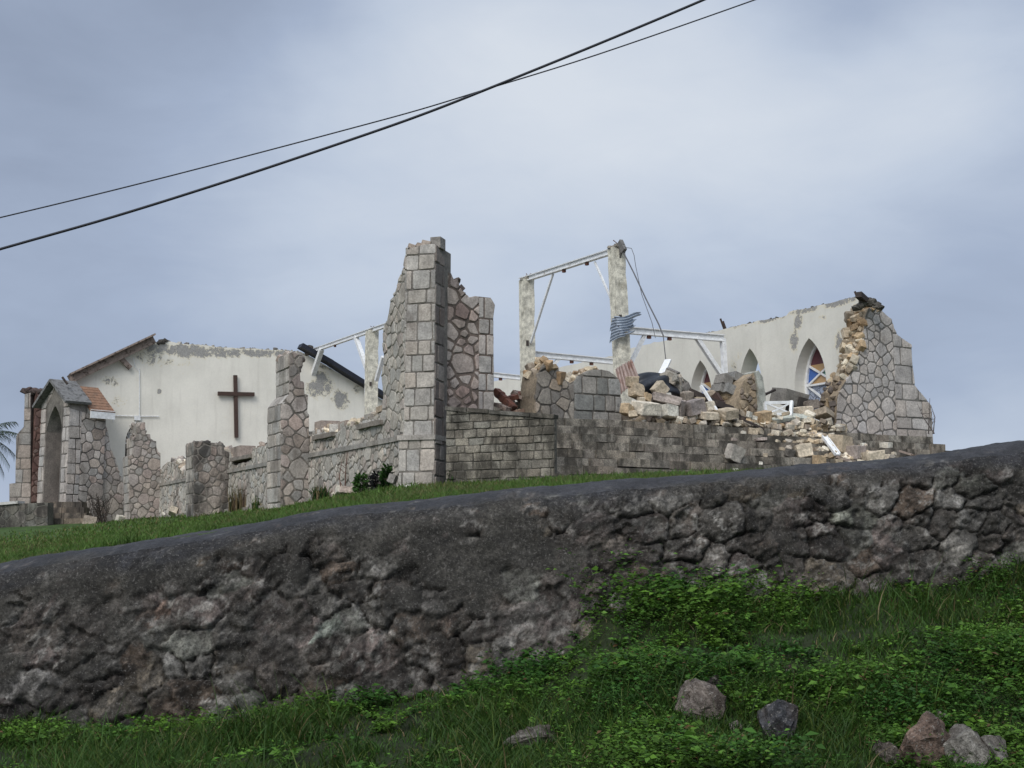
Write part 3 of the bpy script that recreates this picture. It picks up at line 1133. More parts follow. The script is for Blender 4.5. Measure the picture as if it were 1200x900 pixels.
    for z0, z1, l, r, pr in segs:
        out = [(l, z0), (r, z0), (r, z1), (l, z1)]
        if pr == 0.0:
            out = [(l, z0), (r, z0), (r + .0, zt - 1.0), (r, zt), (r - .2, zt + .02), (l + .12, zt - .03), (l + .02, zt - .1), (l + .03, zt - 1.2)]
        prism(mb, out, frc, .9, 1, 1, (.20, .185, .17), n0=pr)
        frp = (frc[0] + dn * pr, du, UZ, dn)
        stone_panel(mb, out, frp, .4, P_GREY, rng, .028, .022, 'block', 0, (.26, .46), (.24, .42))
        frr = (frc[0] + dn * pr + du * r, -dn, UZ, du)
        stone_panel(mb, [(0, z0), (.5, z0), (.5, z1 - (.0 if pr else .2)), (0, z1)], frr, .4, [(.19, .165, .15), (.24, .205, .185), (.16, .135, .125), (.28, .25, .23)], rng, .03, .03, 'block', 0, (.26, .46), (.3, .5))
        frl = (frc[0] + dn * pr + du * l, -dn, UZ, -du)
        stone_panel(mb, [(0, z0), (.95, z0), (.95, z1), (0, z1)], frl, .4, P_GREY, rng, .03, .03, 'block', 0, (.26, .46), (.3, .5))
    prism(mb, [(l0 - .05, zp - .05), (r0 + .05, zp - .05), (r0 + .05, zp + .05), (l0 - .05, zp + .05)], frc, .7, 0, tint=(.36, .335, .31), n0=.12)
    x0, z0 = cpx(501, 289)
    x1, z1 = cpx(513, 278)
    add_rock(mb, frc[0] + du * ((x0 + x1) / 2) - dn * .3 + UZ * (zt - .02), (x1 - x0, .3, z1 - z0 + .05), rng, (.30, .28, .26), .95, (0, 0, math.atan2(du.y, du.x)))
    for k in range(5):
        add_rock(mb, frc[0] + du * rng.uniform(l1 + .1, r1 - .25) - dn * rng.uniform(.1, .5) + UZ * (zt - .06), (rng.uniform(.12, .26), .2, rng.uniform(.08, .16)), rng, vary((.33, .28, .24), rng), .6)
    mb.build('corner_buttress', [STONE, MORTAR], root)

    # front wall fragment right of the corner
    frf = FRB(0.12)
    px = [(512, 488), (512, 302), (517, 309), (521, 312), (524, 318), (529, 322), (530, 331), (536, 325), (537, 330), (540, 340), (545, 343), (549, 349), (557, 347), (575, 349), (580, 358), (578, 372), (579, 488)]
    out = [on_b(x, y, .12) for x, y in px]
    out[0] = (out[0][0], FLOOR - .3)
    out[-1] = (out[-1][0], FLOOR - .3)
    mb = MB()
    prism(mb, out, frf, .65, 1, 1, (.155, .125, .11))
    xq = on_b(561, 400, .12)[0]
    stone_panel(mb, clip_half(out, 1, 0, xq), frf, .36, [(.40, .325, .295), (.33, .25, .225), (.43, .37, .335), (.30, .25, .23), (.36, .31, .285), (.41, .36, .33)], rng, .035, .045, 'poly', 0)
    stone_panel(mb, clip_half(out, -1, 0, -xq), frf, .4, P_LILAC, rng, .03, .03, 'block', 0, (.3, .45), (.2, .35))
    edge_rubble(mb, [to3(frf, u, v - .03, -.05) for u, v in out[2:12]], US, .55, .2, [(.14, .11, .10), (.2, .16, .14)], rng, 0, .8, .12)
    mb.build('front_wall', [STONE_STREAK, MORTAR], root)
    # rubble of that wall's plinth at the side: footing ledge along the ground
    mb = MB()
    for b0, b1 in ((1.3, 9.0), (11, 18), (20, 27)):
        x = b0
        while x < b1:
            w = rng.uniform(.5, 1.1)
            gz = float(ground_z(*CW(-.1, x, 0)[:2]))
            prism(mb, [(x, gz - .2), (x + w - .02, gz - .2), (x + w - .02, gz + .12), (x, gz + .12)], fr, .3, 0, tint=vary((.30, .28, .25), rng), n0=.12)
            x += w
    mb.build('footing', STONE, root)


build_side_wall()


# ---- terrace with the broad front steps
NST = 8
RISE, TREAD = (FLOOR - 2.78) / 8, .28


def b_step(k):
    return -(.62 + TREAD * k)


A_R0 = on_b(1092, 504, b_step(0))[0]
A_RE = [A_R0, on_b(1106, 512, b_step(1))[0], on_b(1121, 521, b_step(2))[0]]
while len(A_RE) < NST:
    A_RE.append(A_RE[-1] + .38)


def build_steps():
    rng = random.Random(31)
    root = thing('church_steps', 'wide dark weathered stone steps and terrace wall under the fallen church front', 'steps', CW(6, -1.5, 2.8))
    pxl = 648
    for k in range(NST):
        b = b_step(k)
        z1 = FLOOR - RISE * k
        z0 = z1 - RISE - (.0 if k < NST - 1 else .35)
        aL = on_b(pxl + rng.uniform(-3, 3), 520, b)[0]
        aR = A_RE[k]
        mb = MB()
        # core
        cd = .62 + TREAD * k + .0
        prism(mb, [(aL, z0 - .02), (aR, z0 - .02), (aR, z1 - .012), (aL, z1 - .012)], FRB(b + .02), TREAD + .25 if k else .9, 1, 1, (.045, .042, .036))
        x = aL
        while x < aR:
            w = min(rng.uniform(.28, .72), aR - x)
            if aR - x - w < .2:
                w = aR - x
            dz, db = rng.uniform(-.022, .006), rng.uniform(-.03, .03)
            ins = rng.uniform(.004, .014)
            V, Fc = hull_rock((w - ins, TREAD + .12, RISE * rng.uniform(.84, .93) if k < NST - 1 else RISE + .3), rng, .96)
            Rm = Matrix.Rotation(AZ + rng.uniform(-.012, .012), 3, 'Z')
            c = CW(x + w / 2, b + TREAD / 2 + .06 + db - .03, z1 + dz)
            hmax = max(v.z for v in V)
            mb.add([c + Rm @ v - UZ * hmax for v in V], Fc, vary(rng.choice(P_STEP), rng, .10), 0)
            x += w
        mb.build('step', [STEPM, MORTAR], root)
    # terrace wall left of the steps, against the corner
    b = -.72
    p1 = CW(on_b(523, 520, b)[0], b, 0)
    bq = b_step(NST - 1) - .03
    p2 = CW(on_b(650, 520, bq)[0], bq, 0)
    U_ = (p2 - p1)
    L = U_.length
    U_.normalize()
    N_ = Vector((U_.y, -U_.x, 0))
    frt = (p1, U_, UZ, N_)
    zl, zr = FLOOR + .01, hit(650, 491, p2, N_).z
    out = [(0, 2.4), (L, 2.4), (L, zr), (0, zl)]
    mb = MB()
    prism(mb, out, frt, .10, 1, 1, (.10, .093, .083))
    stone_panel(mb, out, frt, .3, [(.23, .21, .18), (.26, .24, .205), (.21, .19, .163), (.28, .26, .225)], rng, .03, .011, 'block', 0, (.14, .18), (.16, .42))
    mb.build('terrace_wall', [STEPM, MORTAR], root)
    mb = MB()
    x = 0
    while x < L:
        w = min(rng.uniform(.4, .9), L - x + .02)
        za, zb_ = zl + (zr - zl) * x / L, zl + (zr - zl) * min(1, (x + w) / L)
        prism(mb, jag([(x, za), (x + w - .015, zb_), (x + w - .015, zb_ + .08), (x, za + .08)], rng, .008, .3, True), frt, .22, 0, tint=vary((.15, .14, .125), rng), n0=.05)
        x += w
    mb.build('terrace_coping', STEPM, root)
    # terrace floor
    mb = MB()
    prism(mb, [(.66, FLOOR - .25), (13.2, FLOOR - .25), (13.2, FLOOR - .01), (.66, FLOOR - .01)], FRB(-.3), 31, 0, tint=(.20, .18, .155))
    mb.build('terrace_floor', MORTAR, root)


build_steps()


# ---- broken front stub between the steps and the fallen columns
def build_front_stub():
    rng = random.Random(41)
    root = thing('front_wall_stub', 'low broken stone wall stub with a notch standing at the head of the steps', 'wall stub', CW(4, .1, FLOOR))
    b = .1
    px = [(629, 490), (627, 462), (630, 438), (634, 430), (641, 424), (646, 424), (654, 435), (662, 445), (668, 449), (673, 446), (677, 440), (690, 434), (704, 433), (714, 435), (724, 443), (727, 450), (728, 492)]
    out = [on_b(x, y, b) for x, y in px]
    out[0] = (out[0][0], FLOOR - .05)
    out[-1] = (out[-1][0], FLOOR - .05)
    mb = MB()
    prism(mb, out, FRB(b), .7, 1, 1, (.17, .155, .14), (.30, .25, .19))
    xs = on_b(672, 460, b)[0]
    stone_panel(mb, clip_half(out, 1, 0, xs), FRB(b), .36, [(.29, .26, .225), (.24, .22, .195), (.34, .29, .24), (.20, .185, .17)], rng, .05, .03, 'poly', 0)
    stone_panel(mb, clip_half(out, -1, 0, -xs), FRB(b), .33, [(.26, .25, .235), (.22, .215, .20), (.29, .275, .255)], rng, .045, .025, 'block', 0, (.26, .42), (.22, .5))
    mb.build('masonry', [STONE, MORTAR], root)
    mb = MB()
    edge_rubble(mb, [to3(FRB(b), u, v, -.08) for u, v in out[2:14]], US, .6, .22, P_ORANGE + P_CREAM, rng, 0, 1.0, .18)
    edge_rubble(mb, [to3(FRB(b), u, v - .05, .03) for u, v in out[3:8]], US, .2, .26, P_ORANGE, rng, 0, .8, .2)
    mb.build('rubble_core', CORE, root)


build_front_stub()


# ---- right-hand corner of the front
def build_right_stub():
    rng = random.Random(51)
    root = thing('front_corner_wall', 'tall lilac grey field stone corner with a sloping buttress edge and raw orange core', 'church wall', CW(12, .1, FLOOR))
    b = 0.05
    px = [(979, 505), (981, 466), (986, 454), (992, 445), (1000, 433), (1004, 420), (1009, 405), (1012, 388), (1014, 370), (1018, 361), (1024, 358), (1031, 362), (1038, 369), (1045, 374), (1047, 384), (1052, 393), (1068, 404), (1069, 425), (1072, 452), (1091, 475), (1093, 505)]
    out = [on_b(x, y, b) for x, y in px]
    out[0] = (out[0][0], FLOOR - .1)
    out[-1] = (out[-1][0], FLOOR - .1)
    mb = MB()
    prism(mb, out, FRB(b), .62, 1, 2, (.19, .18, .17), (.36, .29, .21))
    xs = on_b(1049, 460, b)[0]
    LP = [(.45, .415, .395), (.48, .44, .415), (.42, .39, .375), (.45, .405, .375)]
    stone_panel(mb, clip_half(out, 1, 0, xs), FRB(b), .32, LP, rng, .02, .032, 'poly', 0)
    stone_panel(mb, clip_half(out, -1, 0, -xs), FRB(b), .4, LP, rng, .02, .03, 'block', 0, (.28, .5), (.42, .75))
    mb.build('masonry', [STONE, MORTAR, CORE], root)
    mb = MB()
    edge_rubble(mb, [to3(FRB(b), u, v, -.02) for u, v in out[3:12]], US, .68, .24, P_ORANGE + [(.5, .42, .32)], rng, 0, 1.3, .18)
    edge_rubble(mb, [to3(FRB(b), u, v, -.05) for u, v in out[0:4]], US, .6, .2, [(.2, .16, .12), (.14, .12, .11)], rng, 0, 1.0, .1)
    edge_rubble(mb, [to3(FRB(b), u, v - .02, -.08) for u, v in out[10:17]], US, .5, .17, [(.30, .27, .25), (.24, .21, .19)], rng, 0, .9, .1)
    mb.build('rubble_core', CORE, root)
    mb = MB()
    p = at(1016, 362, 31.0)
    for k in range(9):
        add_rock(mb, at(1005 + k * 3.2, 364 - 5 * math.sin(k / 8 * 3.1), 31.2), (.22, .3, .16), rng, vary((.10, .095, .085), rng), 0)
    mb.build('cement_cap', STEPM, root)
    mb = MB()
    bar(mb, at(1006, 345, 30.9), at(1017, 355, 31.3), .16, .14)
    mb.build('timber_end', DARKWOOD, root)


build_right_stub()

# ---- plastered nave wall with pointed windows (far long wall, seen from inside)
A_N = on_b(1004, 348, .62)[0]


def arch_outline(u0, u1, v0, v1, spring, n=9):
    """pointed arch opening"""
    w = u1 - u0
    hgt = v1 - spring
    pts = [(u0, v0), (u1, v0), (u1, spring)]
    for i in range(1, n + 1):
        th = math.radians(60) * i / n
        pts.append((u0 + w * math.cos(th), spring + hgt * math.sin(th) / .8660254))
    for i in range(n - 1, 0, -1):
        th = math.radians(60) * i / n
        pts.append((u1 - w * math.cos(th), spring + hgt * math.sin(th) / .8660254))
    pts.append((u0, spring))
    return pts


def shrink(poly, k):
    cx = (min(p[0] for p in poly) + max(p[0] for p in poly)) / 2
    cy = (min(p[1] for p in poly) + max(p[1] for p in poly)) / 2
    w = max(p[0] for p in poly) - min(p[0] for p in poly)
    h = max(p[1] for p in poly) - min(p[1] for p in poly)
    return [(cx + (p[0] - cx) * (1 - 2 * k / w), cy + (p[1] - cy) * (1 - 2 * k / h)) for p in poly]


def window_in(parent, fr, op, depth, glazed=True, lower=True):
    """white frame with bars and coloured panes set at the outside of a deep reveal"""
    u0, u1 = min(p[0] for p in op), max(p[0] for p in op)
    v0, v1 = min(p[1] for p in op), max(p[1] for p in op)
    w, h = u1 - u0, v1 - v0
    t = .085
    inner = shrink(op, t)
    mb = MB()
    # frame ring
    n = len(op)
    vs = [to3(fr, u, v, -depth) for u, v in op] + [to3(fr, u, v, -depth) for u, v in inner]
    vs += [to3(fr, u, v, -depth - .09) for u, v in op] + [to3(fr, u, v, -depth - .09) for u, v in inner]
    fs = []
    for i in range(n):
        j = (i + 1) % n
        fs += [(i, j, n + j, n + i), (2 * n + i, 3 * n + i, 3 * n + j, 2 * n + j), (n + i, n + j, 3 * n + j, 3 * n + i)]
    mb.add(vs, fs, (.7, .7, .7))
    win = mb.build('window', WHITE, parent)
    spring = v0 + h * .60
    bars = MB()

    def B(ua, va, ub, vb, th=.045):
        bar(bars, to3(fr, ua, va, -depth - .035), to3(fr, ub, vb, -depth - .035), .05, th, up=tuple(fr[3]))
    a0, a1 = u0 + t, u1 - t
    m = (a0 + a1) / 2
    zz = [v0 + h * .30, v0 + h * .56]
    for z in zz:
        B(a0, z, a1, z, .09)
    B(a0, v0 + t, a1, zz[0])
    B(a0, zz[0], a1, zz[1])
    zt = v0 + h * .76
    B(a0, zz[1], a1 - .05, zt)
    B(a1, zz[1], a0 + .05, zt)
    bars.build('glazing_bar', WHITE, win)
    n_d = -depth - .06
    zc = (zz[1] + zt) / 2

    def pane(name, poly, mat):
        q = clip_convex(inner, poly)
        if len(q) < 3:
            return
        mb = MB()
        prism(mb, q, fr, .012, 0, n0=n_d)
        mb.build(name, mat, win)
    pane('amber_pane', ccw([(a0, zz[1]), (m, zc), (a1, zz[1])]), GL_ORANGE)
    pane('blue_pane', ccw([(a1, zz[1]), (m, zc), (a1, zt)]), GL_BLUE)
    pane('green_pane', ccw([(a0, zz[1]), (a0, zt), (m, zc)]), GL_GREEN)
    pane('amber_pane', ccw([(a0, zt), (a1, zt), (m, zc)]), GL_ORANGE)
    pane('red_pane', ccw([(a0, zt), (a1, zt), (a1, v1), (a0, v1)]), GL_RED)
    if lower:
        pane('leaded_pane', ccw([(a0, v0), (a1, v0), (a1, zz[1]), (a0, zz[1])]), GL_LEAD)
    return win


def build_nave_wall():
    rng = random.Random(61)
    root = thing('nave_wall', 'pale cream plastered nave wall with three deep pointed windows and a broken top edge', 'church wall', CW(A_N, 8, FLOOR))
    fr = FRA(A_N)
    top = [(1004, 348), (994, 349), (985, 352), (960, 358), (940, 362), (925, 366), (922, 370), (900, 374), (870, 380), (848, 385), (845, 387), (820, 391), (790, 396.5), (749, 405), (721, 416), (654, 431), (620, 438), (585, 446), (560, 452)]
    up = [on_a(x, y, A_N) for x, y in top]
    zb = FLOOR - .3
    out = [(up[0][0] - .12, zb), (up[0][0] - .05, up[0][1])] + jag(up, rng, .022, .2) + [(up[-1][0], zb)]
    wins = []
    for xl, xr, ax, ay, yb in ((931, 968, 949, 396, 487), (866, 893, 879, 408, 490), (808, 834, 821, 422, 492)):
        b1, b0 = on_a(xl, 440, A_N)[0], on_a(xr, 440, A_N)[0]
        v1 = on_a(ax, ay, A_N)[1]
        v0 = FLOOR + .08 if xl > 900 else FLOOR + .25
        wins.append(arch_outline(b0, b1, v0, v1, v0 + (v1 - v0) * .55))
    pat = []
    for x, y, r, rz, s in ((985, 354, 1.1, .16, 1.0), (945, 363, 1.1, .16, 1.0), (905, 374, 1.0, .10, .8), (868, 382, 1.0, .08, .6), (936, 376, .28, .34, 1.0), (930, 398, .28, .45, .95), (983, 400, .25, .5, .7), (1000, 372, .3, .5, .6), (858, 428, .3, .4, .55), (866, 415, .3, .3, .45), (963, 372, .25, .12, .6)):
        b, z = on_a(x, y, A_N)
        pat.append((CW(A_N, b, z), r, rz, s))
    PL = plaster_mat('cream_plaster', (.66, .645, .595), pat, root.location)
    mb = MB()
    prism(mb, out, fr, .52, 0, 1, (.6, .6, .55), (.30, .28, .25), holes=wins)
    # paint the reveals like the wall: reuse of the plaster on the holes' rims
    base = len(mb.f)
    n_out = len(out)
    # faces: two triangulations, outer rim, hole rims
    rim_first = base - sum(len(w) for w in wins)
    for i in range(rim_first, base):
        mb.m[i] = 0
    mb.build('plaster_wall', [PL, CORE], root)
    window_in(root, fr, wins[0], .34)
    window_in(root, fr, wins[2], .34)
    # the middle window has lost its glass; a strip of its stone jamb shows
    mb = MB()
    b0, z0 = on_a(886, 424, A_N)
    edge_rubble(mb, [CW(A_N + .62, on_a(873, 440, A_N)[0], z0 - .1), CW(A_N + .62, on_a(873, 424, A_N)[0], z0 + .1)], UF, .1, .2, [(.2, .16, .14)], rng, 0)
    mb.build('broken_jamb', CORE, root)
    # jagged lip of render along the top
    mb = MB()
    edge_rubble(mb, [to3(fr, u, v - .03, -.06) for u, v in up[0:12]], UF, .4, .13, [(.2, .19, .18), (.14, .135, .13), (.26, .25, .23)], rng, 0, .8, .1)
    for x, y in ((845, 384), (842, 381), (1000, 350)):
        b, z = on_a(x, y, A_N)
        bar(mb, CW(A_N + .2, b, z - .1), CW(A_N + .15, b + .1, z + .22), .03, .05, (.06, .04, .035))
    mb.build('broken_top', STONE_DARK, root)


build_nave_wall()


# ---- gable wall with the cross
B_G = 31.0


def build_gable():
    rng = random.Random(71)
    root = thing('gable_wall', 'white plastered gable end with peeling grey patches behind the dark cross', 'church wall', CW(4.4, B_G, 2.6))
    fr = FRB(B_G)
    top = [(80, 447), (120, 428), (150, 414), (178, 402), (200, 401), (230, 404), (262, 407), (300, 409), (330, 410), (352, 412), (364, 418), (380, 427), (400, 439), (425, 454), (450, 470), (470, 482)]
    up = [on_b(x, y, B_G) for x, y in top]
    out = [(up[0][0], 2.0)] + [up[0], up[1], up[2]] + jag(up[3:10], rng, .03, .35) + up[10:] + [(up[-1][0], 2.0)]
    pat = []
    for x, y, r, rz, s in ((190, 409, 1.6, .35, 1.0), (225, 412, 1.8, .45, 1.0), (262, 413, 1.5, .32, .95), (300, 414, 1.5, .26, .95), (335, 415, 1.3, .26, 1.0), (175, 420, .9, .5, .8), (130, 447, .5, .35, .75), (140, 470, .5, .4, .55), (378, 450, .75, .8, 1.0), (368, 455, .5, .7, .9), (399, 468, .6, .65, 1.0), (384, 431, .8, .18, .7), (205, 425, 1.4, .2, .55), (420, 455, .4, .4, .6), (187, 459, .16, .18, 1.2)):
        a, z = on_b(x, y, B_G)
        pat.append((CW(a, B_G, z), r, rz, s))
    PL = plaster_mat('white_plaster', (.73, .705, .645), pat, root.location)
    aw0, aw1 = on_b(147, 520, B_G)[0], on_b(160, 520, B_G)[0]
    z0, z1, zs = on_b(153, 560, B_G)[1], on_b(153, 500, B_G)[1], on_b(153, 519, B_G)[1]
    hole = arch_outline(aw0, aw1, z0, z1, zs)
    mb = MB()
    prism(mb, out, fr, .5, 0, 1, (.6, .6, .55), (.25, .235, .21), holes=[hole])
    for i in range(len(mb.f) - len(hole), len(mb.f)):
        mb.m[i] = 0
    mb.build('plaster_wall', [PL, CORE], root)
    mb = MB()
    prism(mb, shrink(hole, .01), fr, .03, 0, n0=-.3)
    w = mb.build('window', DARKWOOD, root)
    mb = MB()
    c = ((aw0 + aw1) / 2, zs)
    for t in (.25, .5, .75, 1.0, 1.25, 1.5, 1.75):
        an = math.pi * t / 2 * 1.0
        bar(mb, to3(fr, c[0], c[1], -.27), to3(fr, c[0] + math.cos(an) * .22, c[1] + math.sin(an) * min(.6, z1 - zs), -.27), .03, .03)
    bar(mb, to3(fr, aw0, zs, -.27), to3(fr, aw1, zs, -.27), .04, .05)
    mb.build('fan_bar', WHITE, w)
    # remains of the roof: brown verge board on one slope, black flashing on the other
    mb = MB()
    p0, p1 = CW(up[0][0], B_G, up[0][1] + .05), CW(up[3][0] + .02, B_G, up[3][1] + .12)
    bar(mb, p0 - US * .25, p1 - US * .25, .25, .34)
    bar(mb, p0 - US * .35 + UZ * .2, p1 - US * .35 + UZ * .19, .5, .07)
    q0, q1 = on_b(140, 420, B_G), on_b(152, 432, B_G)
    bar(mb, CW(q0[0], B_G - .2, q0[1]), CW(q1[0], B_G - .15, q1[1]), .1, .2)
    mb.build('verge_board', BROWNWOOD, root)
    mb = MB()
    q = [on_b(x, y, B_G) for x, y in ((350, 408), (385, 428), (425, 453), (455, 471))]
    for i in range(3):
        bar(mb, CW(q[i][0], B_G - .2, q[i][1] + .08), CW(q[i + 1][0] + .02, B_G - .2, q[i + 1][1] + .08), .6, .2)
    mb.build('roof_flashing', FLASH, root)
    mb = MB()
    for x, y, s in ((190, 401, .3), (194, 400, .25), (363, 411, .4), (361, 415, .4), (186, 402, .2)):
        a, z = on_b(x, y, B_G)
        add_rock(mb, CW(a, B_G + .05, z - .08), (s, s, s * .8), rng, (.06, .055, .05), 0)
    edge_rubble(mb, [CW(u, B_G + .05, v - .02) for u, v in up[3:10]], US, .4, .2, [(.25, .24, .22), (.16, .15, .14), (.32, .3, .27)], rng, 0, .6, .12)
    mb.build('broken_top', STONE, root)
    # thin white conduit and its bracket
    mb = MB()
    def g(x, y, n=.05):
        a, z = on_b(x, y, B_G)
        return CW(a, B_G - n, z)
    tube(mb, [g(163, 432), g(163, 487)], .018)
    tube(mb, [g(133, 487), g(160, 488), g(186, 488)], .02)
    tube(mb, [g(133, 487), g(132, 495)], .018)
    tube(mb, [g(160, 488), g(158, 497)], .018)
    bar(mb, g(157, 490), g(164, 490), .1, .2)
    tube(mb, [g(156, 419), g(158, 430), g(164, 437)], .012)
    mb.build('conduit', WHITE, root)
    # the cross hangs on the wall: its own thing
    cr_ = thing('wooden_cross', 'large plain dark red brown timber cross on the white gable', 'cross', g(276, 513, .06))
    mb = MB()
    bar(mb, g(275, 440, .10), g(276.3, 513, .10), .155, .12, up=tuple(-US))
    mb.build('upright', CROSSM, cr_)
    mb = MB()
    bar(mb, g(254.5, 461.5, .125), g(297, 462.5, .125), .165, .12, up=tuple(-US))
    mb.build('crossbar', CROSSM, cr_)


build_gable()


# ---- porch at the far end of the side wall
def build_porch():
    rng = random.Random(81)
    P0 = at(77, 588, 50)
    n1 = Vector((-.695, -.719, 0))            # arch side
    n2 = Vector((.72, -.695, 0)).normalized()  # flank
    root = thing('church_porch', 'small stone porch with pointed doorway, grey coping and orange shingled roof', 'porch', P0)
    O = Vector((P0.x, P0.y, 0))
    frF = (O, -n2, UZ, n1)                    # u grows away from the near corner along the arch side
    frS = (O, -n1, UZ, n2)

    def pf(x, y):
        p = hit(x, y, O, n1)
        return ((p - O).dot(-n2), p.z)

    def ps(x, y):
        p = hit(x, y, O, n2)
        return ((p - O).dot(-n1), p.z)
    zb = P0.z - .9
    W = pf(46, 540)[0]
    ze, za = pf(77, 470)[1], pf(59, 450)[1]
    front = [(0, zb), (0, ze), (W / 2, za), (W, ze), (W, zb)]
    ap = pf(62, 476)
    ul, ur = pf(72, 540)[0], pf(52, 540)[0]
    arch = arch_outline(ul, ur, P0.z, ap[1], P0.z + (ap[1] - P0.z) * .62)
    mb = MB()
    prism(mb, front, frF, .75, 1, 1, (.20, .185, .17), (.27, .25, .23), holes=[arch])
    # facing stones around the opening
    for o_ in ([(0, zb), (ul - .02, zb), (ul - .02, ap[1]), (W / 2, za - .05), (0, ze)], [(ur + .02, zb), (W, zb), (W, ze), (W / 2, za - .05), (ur + .02, ap[1])]):
        stone_panel(mb, o_, frF, .42, P_LILAC, rng, .03, .03, 'block', 0, (.35, .6), (.3, .5))
    mb.build('arch_wall', [STONE, MORTAR], root)
    L = ps(122, 540)[0]
    flank = [(0, zb), (L, zb), (L, ps(121, 490)[1]), (0, ps(80, 478)[1])]
    mb = MB()
    prism(mb, flank, frS, .6, 1, 1, (.19, .175, .165))
    stone_panel(mb, clip_half(flank, 1, 0, L * .33), frS, .45, P_LILAC, rng, .03, .03, 'block', 0, (.35, .6), (.3, .5))
    stone_panel(mb, clip_half(flank, -1, 0, -L * .33), frS, .5, P_PINK + P_LILAC, rng, .035, .04, 'poly', 0)
    mb.build('flank_wall', [STONE, MORTAR], root)
    # far flank and back so the porch is a room
    mb = MB()
    frB = (O - n2 * W, -n1, UZ, -n2)
    prism(mb, [(0, zb), (L, zb), (L, ze), (0, ze)], frB, .5, 0, tint=(.25, .22, .2))
    mb.build('far_flank_wall', STONE, root)
    # coping over the arch: two grey slabs
    e0, e1, mid = O + UZ * ze, O - n2 * W + UZ * ze, O - n2 * (W / 2) + UZ * za
    mb = MB()
    for a, b in ((e0, mid), (e1, mid)):
        d = (b - a).normalized()
        a2 = a - d * .25
        bar(mb, a2 - n1 * .25 + UZ * .05, b - n1 * .25 + UZ * .09, 1.1, .11, up=tuple(d.cross(n1)))
    mb.build('coping', SLABG, root)
    # shingled roof behind
    zr = ps(117, 452)[1] - .0
    mb = MB()
    for side in (0, 1):
        ea = O + n2 * (.28) if side == 0 else O - n2 * (W + .28)
        rows = 9
        for r in range(rows):
            t0, t1 = r / rows, (r + 1) / rows + .02
            top = O - n2 * (W / 2) + UZ * (za - .08)
            bot = Vector((ea.x, ea.y, ps(100, 482)[1]))
            A0, A1 = bot.lerp(top, t0), bot.lerp(top, t1)
            s0, s1 = -n1 * .75, -n1 * (L + .25)
            nn = (top - bot).cross(n1).normalized()
            if nn.z < 0:
                nn = -nn
            k = 7
            for q in range(k):
                f0, f1 = q / k, (q + .96) / k
                b0, b1 = A0 + s0.lerp(s1, f0), A0 + s0.lerp(s1, f1)
                c0, c1 = A1 + s0.lerp(s1, f0), A1 + s0.lerp(s1, f1)
                th = nn * .035
                vs = [b0 + th, b1 + th, c1 + nn * .02, c0 + nn * .02, b0 - nn * .03, b1 - nn * .03, c1 - nn * .05, c0 - nn * .05]
                mb.add(vs, [(0, 1, 2, 3), (4, 5, 6, 7), (0, 1, 5, 4), (1, 2, 6, 5), (2, 3, 7, 6), (3, 0, 4, 7)], (.3, .15, .08))
    rf = mb.build('shingled_roof', TILE, root)
    mb = MB()
    bz = ps(100, 485)[1]
    q = O + n2 * .25
    bar(mb, Vector((q.x, q.y, bz)) - n1 * .75, Vector((q.x, q.y, bz)) - n1 * (L + .25), .06, .34)
    mb.build('fascia', WHITE, rf)
    # half open plank door inside
    mb = MB()
    bar(mb, O - n2 * (ul + .12) - n1 * 1.1 + UZ * (P0.z + 1.5), O - n2 * (ul + .75) - n1 * 1.5 + UZ * (P0.z + 1.5), .06, 3.0)
    mb.build('door', plain_mat('brown_door_paint', (.13, .10, .075), .8), root)
    # ragged end of the flank
    mb = MB()
    pts = [O - n1 * (L + .05) - n2 * .25 + UZ * ps(122, y)[1] for y in (500, 520, 540, 560, 580)]
    edge_rubble(mb, pts, -n2, .4, .34, P_PINK + P_ORANGE, rng, 0, 1.6, .1)
    mb.build('ragged_edge', STONE, root)
    lk = [(L + .02, zb), (ps(147, 575)[0], zb), (ps(147, 575)[0], ps(147, 566)[1]), (ps(141, 575)[0], ps(141, 556)[1]), (ps(136, 575)[0], ps(136, 538)[1]), (ps(130, 575)[0], ps(130, 528)[1]), (ps(126, 575)[0], ps(126, 508)[1]), (L + .02, ps(122, 498)[1])]
    frL = (O - n2 * .12, -n1, UZ, n2)
    mb = MB()
    prism(mb, lk, frL, .5, 1, 2, (.22, .2, .18), (.40, .31, .2))
    stone_panel(mb, lk, frL, .45, P_PINK + P_LILAC, rng, .03, .035, 'poly', 0)
    edge_rubble(mb, [to3(frL, u, v, -.05) for u, v in lk[2:]], -n2, .45, .32, P_ORANGE + P_PINK, rng, 2, 1.2, .15)
    mb.build('broken_link_wall', [STONE, MORTAR, CORE], root)
    # bits of rusted steel on the roof
    mb = MB()
    tube(mb, [at(73, 442, 50.3), at(79, 450, 50.3)], .05)
    mb.build('ridge_spike', DARKWOOD, root)

    # steps up to the door
    st = thing('porch_steps', 'short flight of worn stone steps leading to the pointed porch doorway', 'steps', at(75, 612, 48.2))
    for k in range(4):
        mb = MB()
        y0, y1 = 588 + k * 6.5, 594.5 + k * 6.5
        Yd = 49.3 - k * .3
        a, b = at(55, y0, Yd), at(97 + k * 2.5, y0, Yd)
        z1, z0 = at(70, y0, Yd).z, at(70, y1, Yd).z - .3
        x = a.x
        while x < b.x:
            w = min(rng.uniform(.4, .8), b.x - x)
            add_rock(mb, (x + w / 2, Yd + .25, z0), (w - .015, .6, z1 - z0), rng, vary((.22, .185, .15), rng, .2), .96, (0, 0, 0), sink=0)
            x += w
        mb.build('step', STONE_DARK, st)
    # old transept pier beyond the doorway
    pr = thing('transept_pier', 'tall broken pier of pink grey blocks with a red stained flank beside the porch', 'pier', at(30, 590, 53))
    Yp = 53.0
    pp = at(30, 590, Yp)
